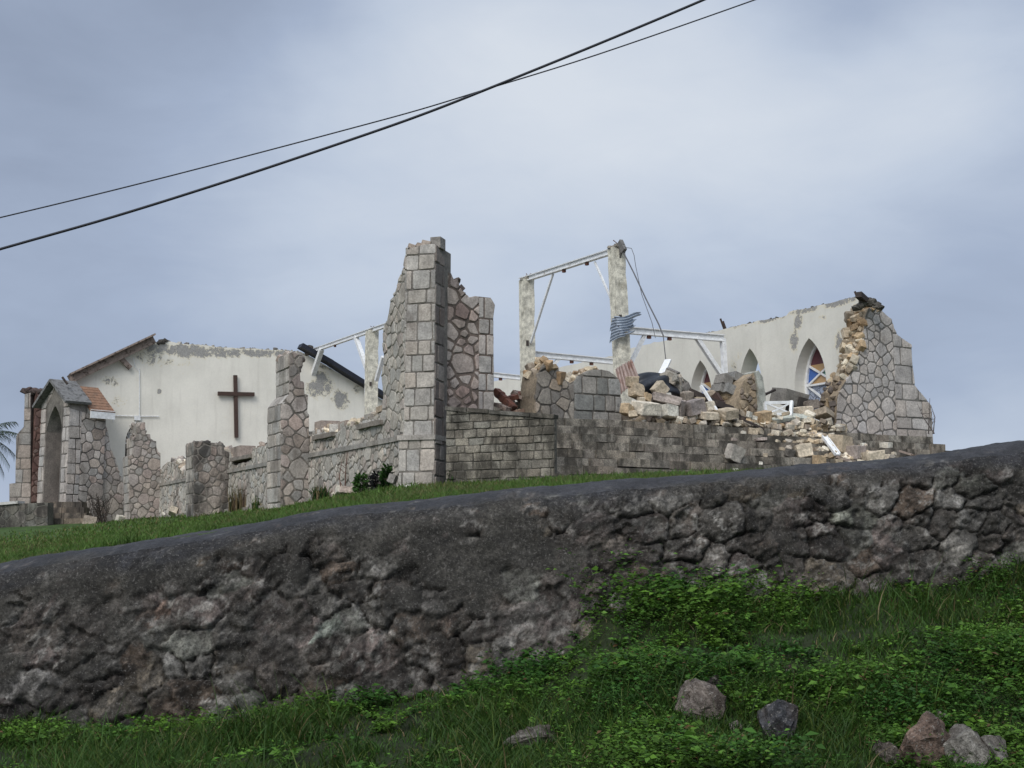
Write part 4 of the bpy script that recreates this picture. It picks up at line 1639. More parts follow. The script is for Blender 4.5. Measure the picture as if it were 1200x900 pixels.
    frp = (Vector((0, Yp, 0)), Vector((1, 0, 0)), UZ, Vector((0, -1, 0)))

    def pv(x, y):
        p = at(x, y, Yp)
        return (p.x, p.z)
    face = [pv(x, y) for x, y in ((11, 596), (11, 567), (18, 566), (19, 513), (20, 509), (28, 500), (29, 462), (36, 460), (36, 596))]
    mb = MB()
    prism(mb, face, frp, 1.0, 1, 1, (.2, .18, .165))
    stone_panel(mb, face, frp, .5, [(.33, .29, .265), (.30, .28, .265), (.36, .31, .28)], rng, .03, .035, 'block', 0, (.45, .62), (.4, .75))
    mb.build('block_face', [STONE, MORTAR], pr)
    frq = (Vector((pv(36.3, 590)[0], Yp, 0)), Vector((.80, .6, 0)), UZ, Vector((.6, -.80, 0)))
    wq = (pv(48, 590)[0] - pv(36.3, 590)[0]) / .80
    zq = pv(36, 459)[1]
    fl = [(0, pv(36, 596)[1]), (wq, pv(36, 596)[1]), (wq, zq + .1), (wq * .6, zq + .15), (0, zq)]
    mb = MB()
    prism(mb, fl, frq, .8, 1, 1, (.12, .07, .06))
    stone_panel(mb, fl, frq, .35, [(.20, .125, .11), (.17, .10, .09), (.24, .17, .15), (.15, .085, .075)], rng, .03, .04, 'poly', 0)
    mb.build('stained_flank', [STONE, MORTAR], pr)
    mb = MB()
    for k in range(16):
        add_rock(mb, at(30 + k * 1.35, 463 + rng.uniform(-1, 2), Yp + .2), (.4, .4, .25), rng, vary((.09, .065, .06), rng, .3), 0)
    mb.build('broken_top', STONE_DARK, pr)
    # low stone wall in front of the pier
    lw = thing('terrace_low_wall', 'low grey green stone wall with a pale cap beside the porch steps', 'wall', at(25, 620, 47.5))
    Yl = 47.5
    frl = (Vector((0, Yl, 0)), Vector((1, 0, 0)), UZ, Vector((0, -1, 0)))

    def lv(x, y):
        p = at(x, y, Yl)
        return (p.x, p.z)
    o_ = [lv(x, y) for x, y in ((-40, 630), (56, 624), (56, 589), (22, 590), (-40, 596))]
    mb = MB()
    prism(mb, o_, frl, .6, 1, 1, (.14, .135, .12))
    stone_panel(mb, o_, frl, .34, [(.19, .185, .165), (.15, .145, .13), (.22, .20, .18)], rng, .03, .03, 'poly', 0, stretch=.7)
    mb.build('masonry', [STONE_DARK, MORTAR], lw)
    mb = MB()
    a, b = at(-40, 594, Yl), at(22, 588.5, Yl)
    bar(mb, a + Vector((0, .25, 0)), b + Vector((0, .25, 0)), .7, .10)
    mb.build('cap', plain_mat('pale_cement_cap', (.50, .49, .47), .9, wear=(.25, .24, .22)), lw)


build_porch()

# ---- free standing columns, beams, wires
COLM_A = 7.76


def build_columns():
    rng = random.Random(91)

    def column(label, pts, w, broken=.1):
        """pts: pixel centre line from foot to head on the arcade plane"""
        P = []
        for x, y in pts:
            b, z = on_a(x, y, COLM_A)
            P.append(CW(COLM_A, b, z))
        P[0] = P[0] - UZ * 0
        P[0].z = FLOOR - .02
        root = thing('concrete_column', label, 'column', (P[0].x, P[0].y, FLOOR), 'columns of the nave arcade')
        mb = MB()
        n = 22
        vs, fs = [], []
        for i in range(n + 1):
            c = P[0].lerp(P[1], i / n)
            for sx, sy in ((-1, -1), (1, -1), (1, 1), (-1, 1)):
                k = 1 - (.12 * rng.random() if rng.random() < .22 else .02 * rng.random())
                vs.append(c + UF * (sx * w / 2 * k) + US * (sy * w / 2 * k))
        for i in range(n):
            for q in range(4):
                fs.append((i * 4 + q, i * 4 + (q + 1) % 4, i * 4 + 4 + (q + 1) % 4, i * 4 + 4 + q))
        fs += [(3, 2, 1, 0), (n * 4, n * 4 + 1, n * 4 + 2, n * 4 + 3)]
        mb.add(vs, fs, (.63, .61, .53))
        mb.build('shaft', CONC, root)
        mb = MB()
        for q in range(7):
            add_rock(mb, P[1] + UF * rng.uniform(-w * .45, w * .45) + US * rng.uniform(-w * .45, w * .45) - UZ * .05, (.14, .14, rng.uniform(.07, .16)), rng, vary((.24, .225, .2), rng, .3), .3)
        mb.build('spalled_head', CONC, root)
        for q in range(2):
            mb = MB()
            c = P[1] + UF * rng.uniform(-w * .3, w * .3) + US * rng.uniform(-w * .3, 0) - UZ * .1
            tube(mb, [c, c + UZ * .22, c + UZ * .30 + UF * rng.uniform(-.16, .16)], .012)
            mb.build('rebar', RUST, root)
        mb = MB()
        t = .62 if len(pts) else .5
        c = P[0].lerp(P[1], t) - UF * (w * .28) - US * (w / 2 + .01)
        bar(mb, c, c + UZ * .16, .08, .05)
        mb.build('steel_bracket', DARKWOOD, root)
        return root, P
    r1, c1 = column('tallest leaning cream concrete column, wrapped by a torn corrugated sheet', [(733, 445), (722, 291)], .36)
    r2, c2 = column('flaking cream concrete column standing alone beside the tall corner wall, without sheeting', [(620, 478), (617, 328)], .36)
    r3, c3 = column('peeling cream concrete column seen between the gable wall and the tall corner', [(434, 520), (436, 388)], .42)

    def onarc(x, y, da=0.0):
        b, z = on_a(x, y, COLM_A + da)
        return CW(COLM_A + da, b, z)

    def ontr(x, y, b):
        a, z = on_b(x, y, b)
        return CW(a, b, z)

    def beam(label, p0, p1, w, h, braces=(), bits=()):
        root = thing('roof_beam', label, 'beam', p0, 'white steel roof beams')
        mb = MB()
        d = (p1 - p0).normalized()
        up = Vector((0, 0, 1))
        # channel: web and two flanges
        s = d.cross(up).normalized()
        u = s.cross(d)
        bar(mb, p0, p1, w * .25, h)
        bar(mb, p0 + u * h / 2, p1 + u * h / 2, w, .025)
        bar(mb, p0 - u * h / 2, p1 - u * h / 2, w, .025)
        mb.build('channel', WHITE, root)
        for q0, q1, bw in braces:
            mb = MB()
            bar(mb, q0, q1, bw, bw)
            mb.build('brace', WHITE, root)
        mb = MB()
        for t in bits:
            p = p0.lerp(p1, t) - u * (h / 2 + .05)
            bar(mb, p - d * .05, p + d * .05, .08, .1)
        if bits:
            mb.build('purlin_cleat', RUST, root)
        return root
    beam('white steel beam sloping between the two tallest columns, with two thin braces', onarc(610, 329), onarc(719, 294), .14, .14,
         ((onarc(622, 402), onarc(648, 321), .06), (onarc(723, 366), onarc(697, 307), .05)), (.5, .74))
    beam('long white roof beam resting on the gable and the column beside the corner', onarc(361, 413), onarc(470, 375), .14, .15,
         ((onarc(358, 465), onarc(377, 409), .2), (onarc(430, 432), onarc(417, 395), .16), (onarc(430, 478), onarc(431, 428), .18), (onarc(441, 446), onarc(449, 418), .14)), (.33,))
    beam('level white beam from the sheeted column to the nave wall, with a post and two braces', ontr(730, 386.5, 5.3), ontr(848, 396.5, 5.3), .15, .17,
         ((ontr(756, 392, 5.3), ontr(740, 424, 5.3), .10), (ontr(816, 395, 5.3), ontr(848, 443, 5.3), .12), (ontr(847, 397, 5.3), ontr(850, 446, 5.3), .13)), (.25, .45))
    beam('level white beam behind the lone column, one bay further into the nave', ontr(616, 414, 10.8), ontr(722, 424, 10.8), .15, .16,
         ((ontr(656, 419, 10.8), ontr(646, 431, 10.8), .10),), (.5, .72))
    beam('short far white beam showing between the tall corner and the lone column', ontr(560, 437, 16.2), ontr(613, 443, 16.2), .15, .15, (), (.5,))

    # torn corrugated sheet round the tall column
    rt = random.Random(5)
    cx, cz = onarc(731, 383), 0
    nu, nv = 48, 84
    vs, fs = [], []
    for i in range(nu + 1):
        for j in range(nv + 1):
            u, v = i / nu, j / nv
            x = (u - .5) * (.70 + .10 * v) + .10 * (v - .5)
            x += (.05 * math.sin(v * 17) + .035 * math.sin(v * 41 + 1)) * (max(0, u - .55) * 2.2) - (.10 - .16 * v) * max(0, .3 - u) * 2
            z = (v - .5) * (.68 - .20 * u) + x * .36 + .035 * math.sin(u * 6 + v * 2)
            y = -.24 + .30 * (abs(u - .40) * 1.6) ** 2 + .021 * math.sin(v * 2 * math.pi * 8.0) + .02 * math.sin(u * 8 + v * 4)
            vs.append(cx + Vector((x, y, z)))
    drop = set()
    for i in range(nu):
        for j in range(nv):
            u, v = (i + .5) / nu, (j + .5) / nv
            if (u > .86 + .10 * math.sin(v * 23) and v < .75) or (u < .07 and (v < .45 or v > .93)) or (.55 < u < .66 and .16 < v < .24) or (.70 < u < .80 and .30 < v < .34) or (u > .6 and v < .06) or (.3 < u < .45 and v > .95):
                drop.add((i, j))
    for i in range(nu):
        for j in range(nv):
            if (i, j) in drop:
                continue
            a = i * (nv + 1) + j
            fs.append((a, a + nv + 1, a + nv + 2, a + 1))
    mb = MB()
    mb.add(vs, fs, (.4, .4, .45))
    o = mb.build('corrugated_sheet', ZINC, smooth=True, recalc=False)
    md = o.modifiers.new('thick', 'SOLIDIFY')
    md.thickness = .006
    tag(o, 'torn galvanised corrugated roof sheet bent round the tall leaning column', 'metal sheet')
    # splintered plank on the head of the tall column
    mb = MB()
    bar(mb, onarc(724, 287) - US * .25, onarc(713, 326) - US * .3, .05, .13)
    bar(mb, onarc(722, 285) - US * .2, onarc(727, 296) - US * .2, .1, .16)
    bar(mb, onarc(715, 296) - US * .2, onarc(724, 289) - US * .2, .06, .1)
    o = mb.build('splintered_plank', plain_mat('grey_split_wood', (.16, .155, .15), .9, wear=(.06, .055, .05)))
    tag(o, 'splintered grey plank hanging from the head of the tallest column', 'plank')
    # loose cables
    mb = MB()
    tube(mb, [onarc(722, 295) - US * .3, onarc(735, 322) - US * .32, onarc(748, 352) - US * .35, onarc(762, 383) - US * .4, onarc(767, 396) - US * .4], .018)
    o = mb.build('hanging_cable', GREYCABLE)
    tag(o, 'taut grey cable slanting from the tall column head to the level beam', 'cable')
    mb = MB()
    tube(mb, [onarc(767, 396) - US * .4, onarc(770, 425) - US * .4, onarc(771, 441) - US * .42, CW(COLM_A + 1.2, 5.0, FLOOR + .5)], .012)
    o = mb.build('hanging_cable', GREYCABLE)
    tag(o, 'thin cable dropping straight down from the level beam into the rubble', 'cable')
    mb = MB()
    tube(mb, [onarc(727, 292), onarc(733, 290), onarc(740, 291), onarc(743, 299), onarc(745, 312), onarc(752, 345), onarc(764, 378), onarc(768, 396)], .009)
    o = mb.build('hanging_cable', GREYCABLE)
    tag(o, 'finest wire looping over the tall column head before sagging to the beam', 'cable')


build_columns()


# ---- overhead lines
def power_lines():
    for pts, Yw, r, lab in (
            ([(-500, 432), (-250, 364), (0, 292), (133, 254), (270, 211), (400, 167.5), (490, 136), (567, 106), (700, 52), (824, 0), (960, -60), (1200, -170), (1500, -310)], 15.0, .0165, 'thick black overhead cable crossing the sky below the thinner wire at the gable side'),
            ([(-500, 372), (-250, 314), (0, 255), (100, 231), (200, 206), (300, 180), (400, 153.5), (490, 129), (570, 104.5), (700, 64), (884, 0), (1020, -50), (1250, -140), (1500, -245)], 17.0, .0095, 'thin black overhead wire crossing the sky above the thick cable at the gable side')):
        P = [at(x, y, Yw) for x, y in pts]
        Q = []
        for i in range(len(P) - 1):
            p0, p1, p2, p3 = P[max(i - 1, 0)], P[i], P[i + 1], P[min(i + 2, len(P) - 1)]
            for k in range(6):
                t = k / 6
                Q.append(.5 * ((2 * p1) + (p2 - p0) * t + (2 * p0 - 5 * p1 + 4 * p2 - p3) * t * t + (3 * p1 - p0 - 3 * p2 + p3) * t ** 3))
        Q.append(P[-1])
        mb = MB()
        tube(mb, Q, r, sides=8)
        o = mb.build('power_line', CABLE, smooth=True)
        tag(o, lab, 'power line')


power_lines()

# ------------------------------------------------------------------ rubble
RR = random.Random(101)


def block(px, py, w, h, tint, label, b=-.25, base=None, blocky=.75, rot=None, depth=None, name='stone_block', mat=None, group=None, cat='stone block', zdrop=None):
    """one fallen stone: px, py = middle, w, h = size in the survey photo, standing on plane b of the church frame"""
    p = hit(px, py, CW(0, b, 0), US)
    s = p.y / 1512.0
    W, H = w * s, h * s
    Dp = depth or W * RR.uniform(.6, .85)
    mb = MB()
    z = p.z - H / 2
    add_rock(mb, (p.x, p.y, z), (W, Dp, H), RR, vary(tint, RR, .06), blocky * .62, rot or (RR.uniform(-.28, .28), RR.uniform(-.28, .28), AZ + RR.uniform(-.5, .5)), 2, .028, sink=0.0)
    o = mb.build(name, mat or STONE_CLEAN)
    tag(o, label, cat, group)
    return o


CREAM, TAN, ORNG, PINKG, PALE = (.62, .55, .45), (.50, .42, .32), (.47, .36, .24), (.39, .33, .30), (.72, .68, .60)


def landing_rubble():
    # heap of small stuff carrying the blocks
    mb = MB()
    rng = random.Random(111)

    def heap(a0, a1, b0, b1, hmax, n, pal, size):
        for k in range(n):
            u, v = rng.random(), rng.random()
            a, b = a0 + (a1 - a0) * u, b0 + (b1 - b0) * v
            hz = hmax * math.sin(math.pi * min(1, max(0, u))) ** .6 * math.sin(math.pi * (v * .8 + .12)) * rng.uniform(.1, 1)
            s = size * rng.uniform(.4, 1.3)
            add_rock(mb, CW(a, b, FLOOR + max(0, hz - s * .4)), (s, s * .8, s * .65), rng, vary(rng.choice(pal), rng, .3), 0 if rng.random() < .5 else .6)
    heap(5.2, 10.2, .5, 3.4, .8, 560, P_CREAM + [(.2, .17, .15), (.26, .22, .18)], .3)
    heap(1.6, 4.2, .5, 3.0, .55, 140, P_CREAM + [(.2, .14, .11), (.12, .09, .08)], .28)
    heap(5.6, 10.3, -.55, .4, .22, 330, P_CREAM + P_ORANGE + [(.3, .26, .22)], .16)
    ac = on_b(990, 532, -1.9)[0]
    for k in range(190):
        st = min(NST - 1, int(abs(rng.gauss(0, 3.2))))
        a = rng.gauss(ac, .42) if st > 2 else rng.gauss(9.1, .5)
        sz = rng.choice((.05, .07, .1, .14, .2))
        add_rock(mb, CW(a + st * .12, b_step(st) - rng.uniform(.05, TREAD), FLOOR - RISE * (st + 1)), (sz, sz * .8, sz * .65), rng, vary(rng.choice(P_CREAM), rng, .3), 0 if rng.random() < .5 else .5)
    heap(8.6, 10.5, -.55, 1.2, .5, 130, P_CREAM + [(.35, .3, .25)], .2)
    o = mb.build('rubble', STONE_CLEAN)
    tag(o, kind='stuff')
    L = [
        (757, 481, 32, 15, PALE, 'largest pale cream block lying flat on the landing edge below the black tarp', -.3, .7),
        (783.5, 483, 20, 15, PALE, 'square cream block touching the end of the largest pale block', -.28, .85),
        (741, 447.5, 14, 13, TAN, 'small tan block topping the stack against the rusty ribbed panel', .05, .7),
        (745.5, 460, 18, 17, TAN, 'two toned tan and cream block second from top beside the rusty panel', .0, .6),
        (751, 470, 9, 9, CREAM, 'little rounded cream stone under the two toned block', -.1, .5),
        (758.5, 466, 10, 10, ORNG, 'small orange stone wedged between tan blocks below the tarp', -.1, .5),
        (780, 471, 34, 11, PINKG, 'long flat pinkish slab lying over the pale blocks', -.12, .7),
        (796.5, 480, 13, 21, PINKG, 'upright grey tan block at the end of the cream row', -.25, .7),
        (812.7, 480, 24, 18, (.30, .26, .245), 'dull grey pink squared block in the middle of the landing edge', -.25, .9),
        (830, 478, 15, 13, CREAM, 'cream wedge stone beside the thin white leaning pole', -.2, .5),
        (830, 488.5, 22, 9, CREAM, 'flat broken cream stone on the very edge of the landing', -.42, .7),
        (852, 488.5, 27, 12, TAN, 'long tan weathered block at the foot of the dark timber', -.4, .7),
        (735, 481, 15, 14, ORNG, 'orange corner stone next to the notched wall stub', -.3, .5),
        (741, 486, 11, 8, TAN, 'low tan stone in front of the orange corner stone', -.42, .5),
        (895, 491, 18, 15, ORNG, 'rounded orange block at the foot of the leaning wall chunk', -.3, .5),
        (805, 466, 14, 13, (.33, .29, .25), 'grey brown stone under the curved concrete chunk', .1, .4),
        (820, 470, 12, 10, TAN, 'small tan stone above the grey pink squared block', .1, .5),
    ]
    for px, py, w, h, t, lab, b, bl in L:
        block(px, py, w, h, t, lab, b, blocky=bl)
    block(773, 459, 16, 17, TAN, 'tan block balanced on one corner in front of the black tarp', 0.0, blocky=.8, rot=(.1, .75, AZ))
    block(940, 483, 24, 10, CREAM, 'cream plaster topped stone under the lattice frame corner', .3, blocky=.6)
    block(965, 489, 24, 9, (.42, .36, .29), 'flat brown tan stone at the foot of the tallest pointed window', .1, blocky=.6)
    block(950, 476, 18, 12, (.25, .21, .18), 'dark brown stone in the heap below the tallest pointed window', .6, blocky=.5)
    block(972, 472, 13, 12, ORNG, 'orange lump leaning on the raw core of the lilac corner', .4, blocky=.4)
    # small leftovers, alike
    first = None
    spots = [(770, 489), (800, 491), (811, 490), (905, 487), (913, 490), (921, 486), (934, 491), (945, 494), (957, 496), (969, 497), (913, 497), (926, 499), (878, 486), (884, 490), (983, 500), (866, 496), (900, 500), (940, 500)]
    for i, (x, y) in enumerate(spots):
        block(x, y, RR.uniform(6, 11), RR.uniform(4, 7), RR.choice([CREAM, TAN, PINKG, PALE]), 'small pale rubble stone scattered along the landing edge', -.48 + RR.uniform(0, .3), name='rubble_stone', blocky=.45, group='small stones on the landing edge', cat='stone')


landing_rubble()


def step_pos(px, py):
    """tread below the riser that shows at this pixel"""
    for k in range(NST):
        a, z = on_b(px, py, b_step(k))
        zt = FLOOR - RISE * k
        if zt - RISE <= z <= zt + .001:
            return a, b_step(k), zt - RISE, k
    a, z = on_b(px, py, b_step(NST - 1) - .3)
    return a, b_step(NST - 1) - .3, float(ground_z(*CW(a, b_step(NST - 1) - .3, 0)[:2])), NST


def step_rubble():
    def S(px, py, w, h, t, lab, bl=.7, rot=None, name='stone_block', group=None, cat='stone block'):
        a, b, z, k = step_pos(px, py + h * .42)
        p = CW(a, b, z)
        s = p.y / 1512.0
        W, H = w * s, h * s
        Dp = min(W * .75, .5)
        mb = MB()
        add_rock(mb, CW(a, b - Dp * .42, z), (W, Dp, H), RR, vary(t, RR, .06), bl * .64, rot or (RR.uniform(-.24, .24), RR.uniform(-.24, .24), AZ + RR.uniform(-.5, .5)), 2, .028, sink=.03)
        tag(mb.build(name, STONE_CLEAN), lab, cat, group)
    S(857, 530, 19, 20, (.40, .36, .32), 'grey cream block tilted on one corner alone on the steps', .85, (.1, .35, AZ))
    S(938, 527, 19, 16, CREAM, 'neat squared cream cube on the steps left of the fallen metal strip', .92)
    S(957, 537, 15, 14, ORNG, 'orange rounded block at the foot of the fallen metal strip', .5)
    S(979, 521, 28, 21, TAN, 'biggest tan boulder block of the heap on the steps', .6)
    S(998, 527, 23, 18, PINKG, 'pinkish grey block between the two big blocks on the steps', .7)
    S(1018, 534, 25, 21, CREAM, 'cream triangular block at the far end of the heap on the steps', .5)
    S(1035, 534, 14, 9, CREAM, 'rounded cream stone just past the heap on the steps', .3)
    S(1035, 520, 15, 6.5, PALE, 'thin flat pale slab alone on the steps below the lilac corner', .9)
    S(981, 539, 10, 10, TAN, 'upright tan stone in front of the biggest tan block', .5)
    S(992, 542, 16, 7, CREAM, 'low cream stone at the bottom of the heap on the steps', .4)
    S(923, 532, 11, 10, (.13, .12, .11), 'dark rounded stone on the steps beside the cream cube', .4)
    S(1064, 532, 9, 7, PALE, 'pale egg shaped stone near the end of the steps', .2)
    S(860, 546, 7, 4, PALE, 'tiny white stone on the grass at the foot of the steps', .2, name='rubble_stone', cat='stone')
    for x, y, w, h in ((889, 507, 9, 8), (880, 498, 12, 8), (888, 514, 15, 4), (858, 509, 8, 4), (926, 511, 8, 4), (936, 514, 12, 4), (948, 510, 10, 6), (960, 508, 8, 5), (895, 526, 6, 5), (905, 505, 8, 4), (972, 506, 9, 5), (1003, 541, 8, 6), (1010, 519, 7, 5), (968, 545, 9, 5), (1024, 543, 8, 5), (990, 512, 6, 4), (870, 503, 6, 4), (890, 536, 5, 4), (915, 519, 7, 4), (983, 546, 6, 5), (1046, 526, 6, 4)):
        S(x, y, w, h, RR.choice([CREAM, TAN, PALE, PINKG]), 'small pale rubble stone lying on the dark steps', .4, name='rubble_stone', group='small stones on the steps', cat='stone')

    # metal strip and boards
    def board(pts, w, h, mat, name, lab, cat, n=.0):
        mb = MB()
        q = []
        for x, y in pts:
            a, b, z, k = step_pos(x, y)
            q.append(CW(a, b - .3, on_b(x, y, b - .3)[1] + .06))
        bar(mb, q[0], q[1], w, h)
        if mat is WHITE:
            d = (q[1] - q[0]).normalized()
            s = d.cross(UZ).normalized()
            bar(mb, q[0] + s * w * .45 + UZ * h * .5, q[1] + s * w * .45 + UZ * h * .5, .03, h * 1.6)
            bar(mb, q[0] - s * w * .45 + UZ * h * .5, q[1] - s * w * .45 + UZ * h * .5, .03, h * 1.6)
        o = mb.build(name, mat)
        tag(o, lab, cat)
    board([(956, 515), (971, 536)], .13, .04, WHITE, 'metal_strip', 'bent white metal channel leaning on the heap of blocks on the steps', 'metal strip')
    board([(969, 538), (997, 547)], .12, .06, BROWNWOOD, 'broken_board', 'split brown and white board lying at the bottom of the steps', 'board')
    board([(1043, 531), (1062, 537)], .12, .05, BROWNWOOD, 'broken_board', 'short brown plank alone at the far end of the steps', 'board')


step_rubble()


def wreckage():
    rng = random.Random(121)

    def pb(x, y, b):
        return hit(x, y, CW(0, b, 0), US)
    # rusty ribbed panel propped beside the stub
    mb = MB()
    c = [pb(721, 433, .9), pb(740, 422, .9), pb(749, 444, .6), pb(727, 462, .4)]
    nu, nv = 26, 6
    vs, fs = [], []
    nn = (c[1] - c[0]).cross(c[3] - c[0]).normalized()
    for i in range(nu + 1):
        for j in range(nv + 1):
            u, v = i / nu, j / nv
            p = c[0].lerp(c[1], u).lerp(c[3].lerp(c[2], u), v)
            vs.append(p + nn * (.022 * (1 if math.sin(u * math.pi * 2 * 6) > .2 else -1)))
    for i in range(nu):
        for j in range(nv):
            a = i * (nv + 1) + j
            fs.append((a, a + nv + 1, a + nv + 2, a + 1))
    mb.add(vs, fs)
    o = mb.build('roof_panel', RUSTSHEET, recalc=False)
    o.modifiers.new('thick', 'SOLIDIFY').thickness = .012
    tag(o, 'faded red ribbed roof panel propped upright beside the notched wall stub', 'roof panel')
    # black tarp: draped sheet
    mb = MB()
    nu, nv = 26, 16
    vs, fs = [], []
    q = [pb(747, 439, .75), pb(784, 436, .75), pb(800, 462, .25), pb(748, 467, .3)]
    for i in range(nu + 1):
        for j in range(nv + 1):
            u, v = i / nu, j / nv
            p = q[0].lerp(q[1], u).lerp(q[3].lerp(q[2], u), v)
            p = p + Vector((0, -1, .3)) * (.10 * math.sin(u * 9 + 2 * v) * v + .07 * math.sin(v * 11 + u * 5) + .25 * math.sin(math.pi * v) * math.sin(math.pi * u))
            vs.append(p)
    for i in range(nu):
        for j in range(nv):
            a = i * (nv + 1) + j
            fs.append((a, a + nv + 1, a + nv + 2, a + 1))
    mb.add(vs, fs)
    o = mb.build('tarp', TARP, smooth=True, recalc=False)
    o.modifiers.new('thick', 'SOLIDIFY').thickness = .01
    tag(o, 'crumpled black tarp draped over the rubble behind the cream blocks', 'tarp')
    # curved concrete chunk
    mb = MB()
    for k in range(26):
        t = k / 25
        x = 783 + 20 * t + rng.uniform(-3, 3)
        y = 444 + 24 * t ** 1.6 + rng.uniform(-3, 5)
        add_rock(mb, pb(x, y, .5 + rng.uniform(-.1, .2)) - UZ * .1, (.3, .3, .22), rng, vary(rng.choice([(.28, .26, .23), (.2, .185, .17), (.34, .3, .25)]), rng), .3)
    o = mb.build('concrete_chunk', STONE)
    tag(o, 'rough curved grey concrete chunk arching beside the black tarp', 'concrete chunk')

    def stick(p, w, h, mat, name, lab, cat):
        mb = MB()
        bar(mb, p[0], p[1], w, h)
        for q in range(2 if mat is not WHITE else 0):
            t = rng.uniform(.1, .8)
            c = p[0].lerp(p[1], t)
            bar(mb, c, p[0].lerp(p[1], t + .12) + UZ * .01, w * 1.15, h * 1.1)
        o = mb.build(name, mat)
        tag(o, lab, cat)
    stick((pb(807, 458, .3), pb(866, 484, -.25)), .16, .13, DARKWOOD, 'roof_timber', 'long dark roof timber slanting down across the rubble to the landing', 'timber')
    stick((pb(838, 478, .1), pb(874, 492, -.3)), .12, .1, DARKWOOD, 'roof_timber', 'shorter dark timber under the long one by the leaning wall chunk', 'timber')
    stick((pb(838, 462, .3), pb(847, 476, .1)), .12, .14, CROSSM, 'roof_timber', 'stubby red brown timber stuck upright between the white pole and grey blocks', 'timber')
    stick((pb(821.5, 452, .1), pb(841, 483, -.35)), .06, .06, WHITE, 'white_pole', 'thin white pole leaning on the landing in front of the smallest coloured window', 'pole')
    stick((pb(774, 441, 1.6), pb(783, 422, 2.0)), .16, .05, WHITE, 'white_plank', 'white plank poking up behind the black tarp', 'plank')
    stick((pb(873, 493, -.5), pb(896, 503, -.72)), .05, .05, DARKWOOD, 'roof_timber', 'thin black batten sliding off the landing below the leaning chunk', 'timber')
    # timbers by the corner
    stick((pb(581, 458, .9), pb(602, 479, .5)), .2, .14, RUST, 'rusted_beam', 'rusted red steel beam sloping down beside the tall corner wall', 'beam')
    stick((pb(598, 467, .8), pb(616, 460, 1.0)), .24, .1, RUST, 'rusted_beam', 'short rusted plate lying across the sloping red beam', 'beam')
    stick((pb(606, 462, .9), pb(626, 476, .6)), .25, .06, BROWNWOOD, 'broken_board', 'wide brown board in the debris between the tall corner and notched stub', 'board')
    stick((pb(582, 474, .6), pb(596, 480, .3)), .2, .08, BROWNWOOD, 'broken_board', 'low grey brown board on the terrace right by the tall corner wall', 'board')
    stick((pb(604, 460, 1.1), pb(614, 470, .9)), .3, .12, BROWNWOOD, 'broken_board', 'upturned brown board leaning behind the rusted plate', 'board')
    # fallen grey block masonry and the leaning chunk
    root = thing('fallen_masonry', 'tumbled piece of grey block wall lying tilted behind the dark timbers', 'masonry piece', pb(855, 468, .6))
    mb = MB()
    c = pb(855, 452, .6)
    for (x, y, w, h) in ((848, 446, 13, 12), (860, 443, 12, 11), (852, 457, 14, 12), (864, 455, 13, 12), (842, 456, 9, 10), (867, 445, 7, 9)):
        p = pb(x, y, .6 + rng.uniform(-.08, .08))
        s = p.y / 1512
        V, Fc = hull_rock((w * s, .4, h * s), rng, .92)
        Rm = Matrix.Rotation(AZ, 3, 'Z') @ Matrix.Rotation(.35, 3, 'Y')
        mb.add([p + Rm @ v for v in V], Fc, vary((.26, .25, .235), rng))
    mb.build('block_course', STONE, root)
    mb = MB()
    edge_rubble(mb, [pb(840, 462, .5), pb(862, 468, .5)], US, .5, .28, P_CREAM, rng, 0, 1.2, .3)
    mb.build('rubble_core', CORE, root)
    root = thing('leaning_wall_chunk', 'upright broken wall chunk with raw rubble side and plastered grey green edge', 'masonry piece', pb(880, 500, -.1))
    prof = [(862, 500), (860, 480), (866, 462), (872, 446), (882, 438), (888, 435), (893, 442), (895, 460), (896, 480), (893, 500)]
    b = .1
    out = [on_b(x, y, b) for x, y in prof]
    mb = MB()
    prism(mb, out, FRB(b), .7, 0, 0, (.36, .29, .21))
    stone_panel(mb, clip_half(out, 1, 0, on_b(888, 460, b)[0]), FRB(b), .2, [(.40, .32, .23), (.34, .27, .2), (.28, .23, .19), (.46, .38, .29)], rng, .07, .02, 'poly', 0, skip=.15)
    mb.build('rubble_side', CORE, root)
    mb = MB()
    pl = [on_b(x, y, b - .09) for x, y in ((886, 436), (889, 434), (894, 442), (897, 462), (898, 482), (895, 498), (888, 498), (890, 470))]
    prism(mb, pl, FRB(b - .09), .95, 0, tint=(.38, .39, .36))
    mb.build('plaster_edge', CONC, root)
    # grey concrete lump below the middle window
    root = thing('concrete_lump', 'dark grey squared concrete lump with a flat top under the middle pointed window', 'concrete block', pb(928, 470, 1.0))
    mb = MB()
    p = pb(925, 466, 1.0)
    add_rock(mb, p - UZ * .28, (.72, .6, .36), rng, (.20, .19, .175), .9, (.15, .18, AZ), 2, .012)
    mb.build('top_slab', STONE, root)
    mb = MB()
    add_rock(mb, pb(936, 478, .9) - UZ * .25, (.42, .5, .45), rng, (.12, .105, .10), .8, (.1, .2, AZ), 2, .015)
    mb.build('plastered_side', STONE_DARK, root)
    # white lattice frame
    root = thing('window_frame', 'fallen white window frame with crossed bars lying on the rubble', 'window frame', pb(914, 490, .0))
    fr = []
    A, B_, C_, D_ = pb(896, 472, .0), pb(928, 471.5, -.1), pb(927, 484.5, -.15), pb(898, 486, -.05)
    for p, q, w in ((A, B_, .07), (D_, C_, .06), (A, D_, .06)):
        mb = MB()
        bar(mb, p, q, .05, w)
        mb.build('rail', WHITE, root)
    mb = MB()
    bar(mb, B_ + UZ * .03, pb(926, 497, -.2), .07, .09)
    mb.build('post', WHITE, root)
    for p, q in ((A, C_), (D_, B_)):
        mb = MB()
        bar(mb, p, q, .03, .035)
        mb.build('cross_bar', WHITE, root)
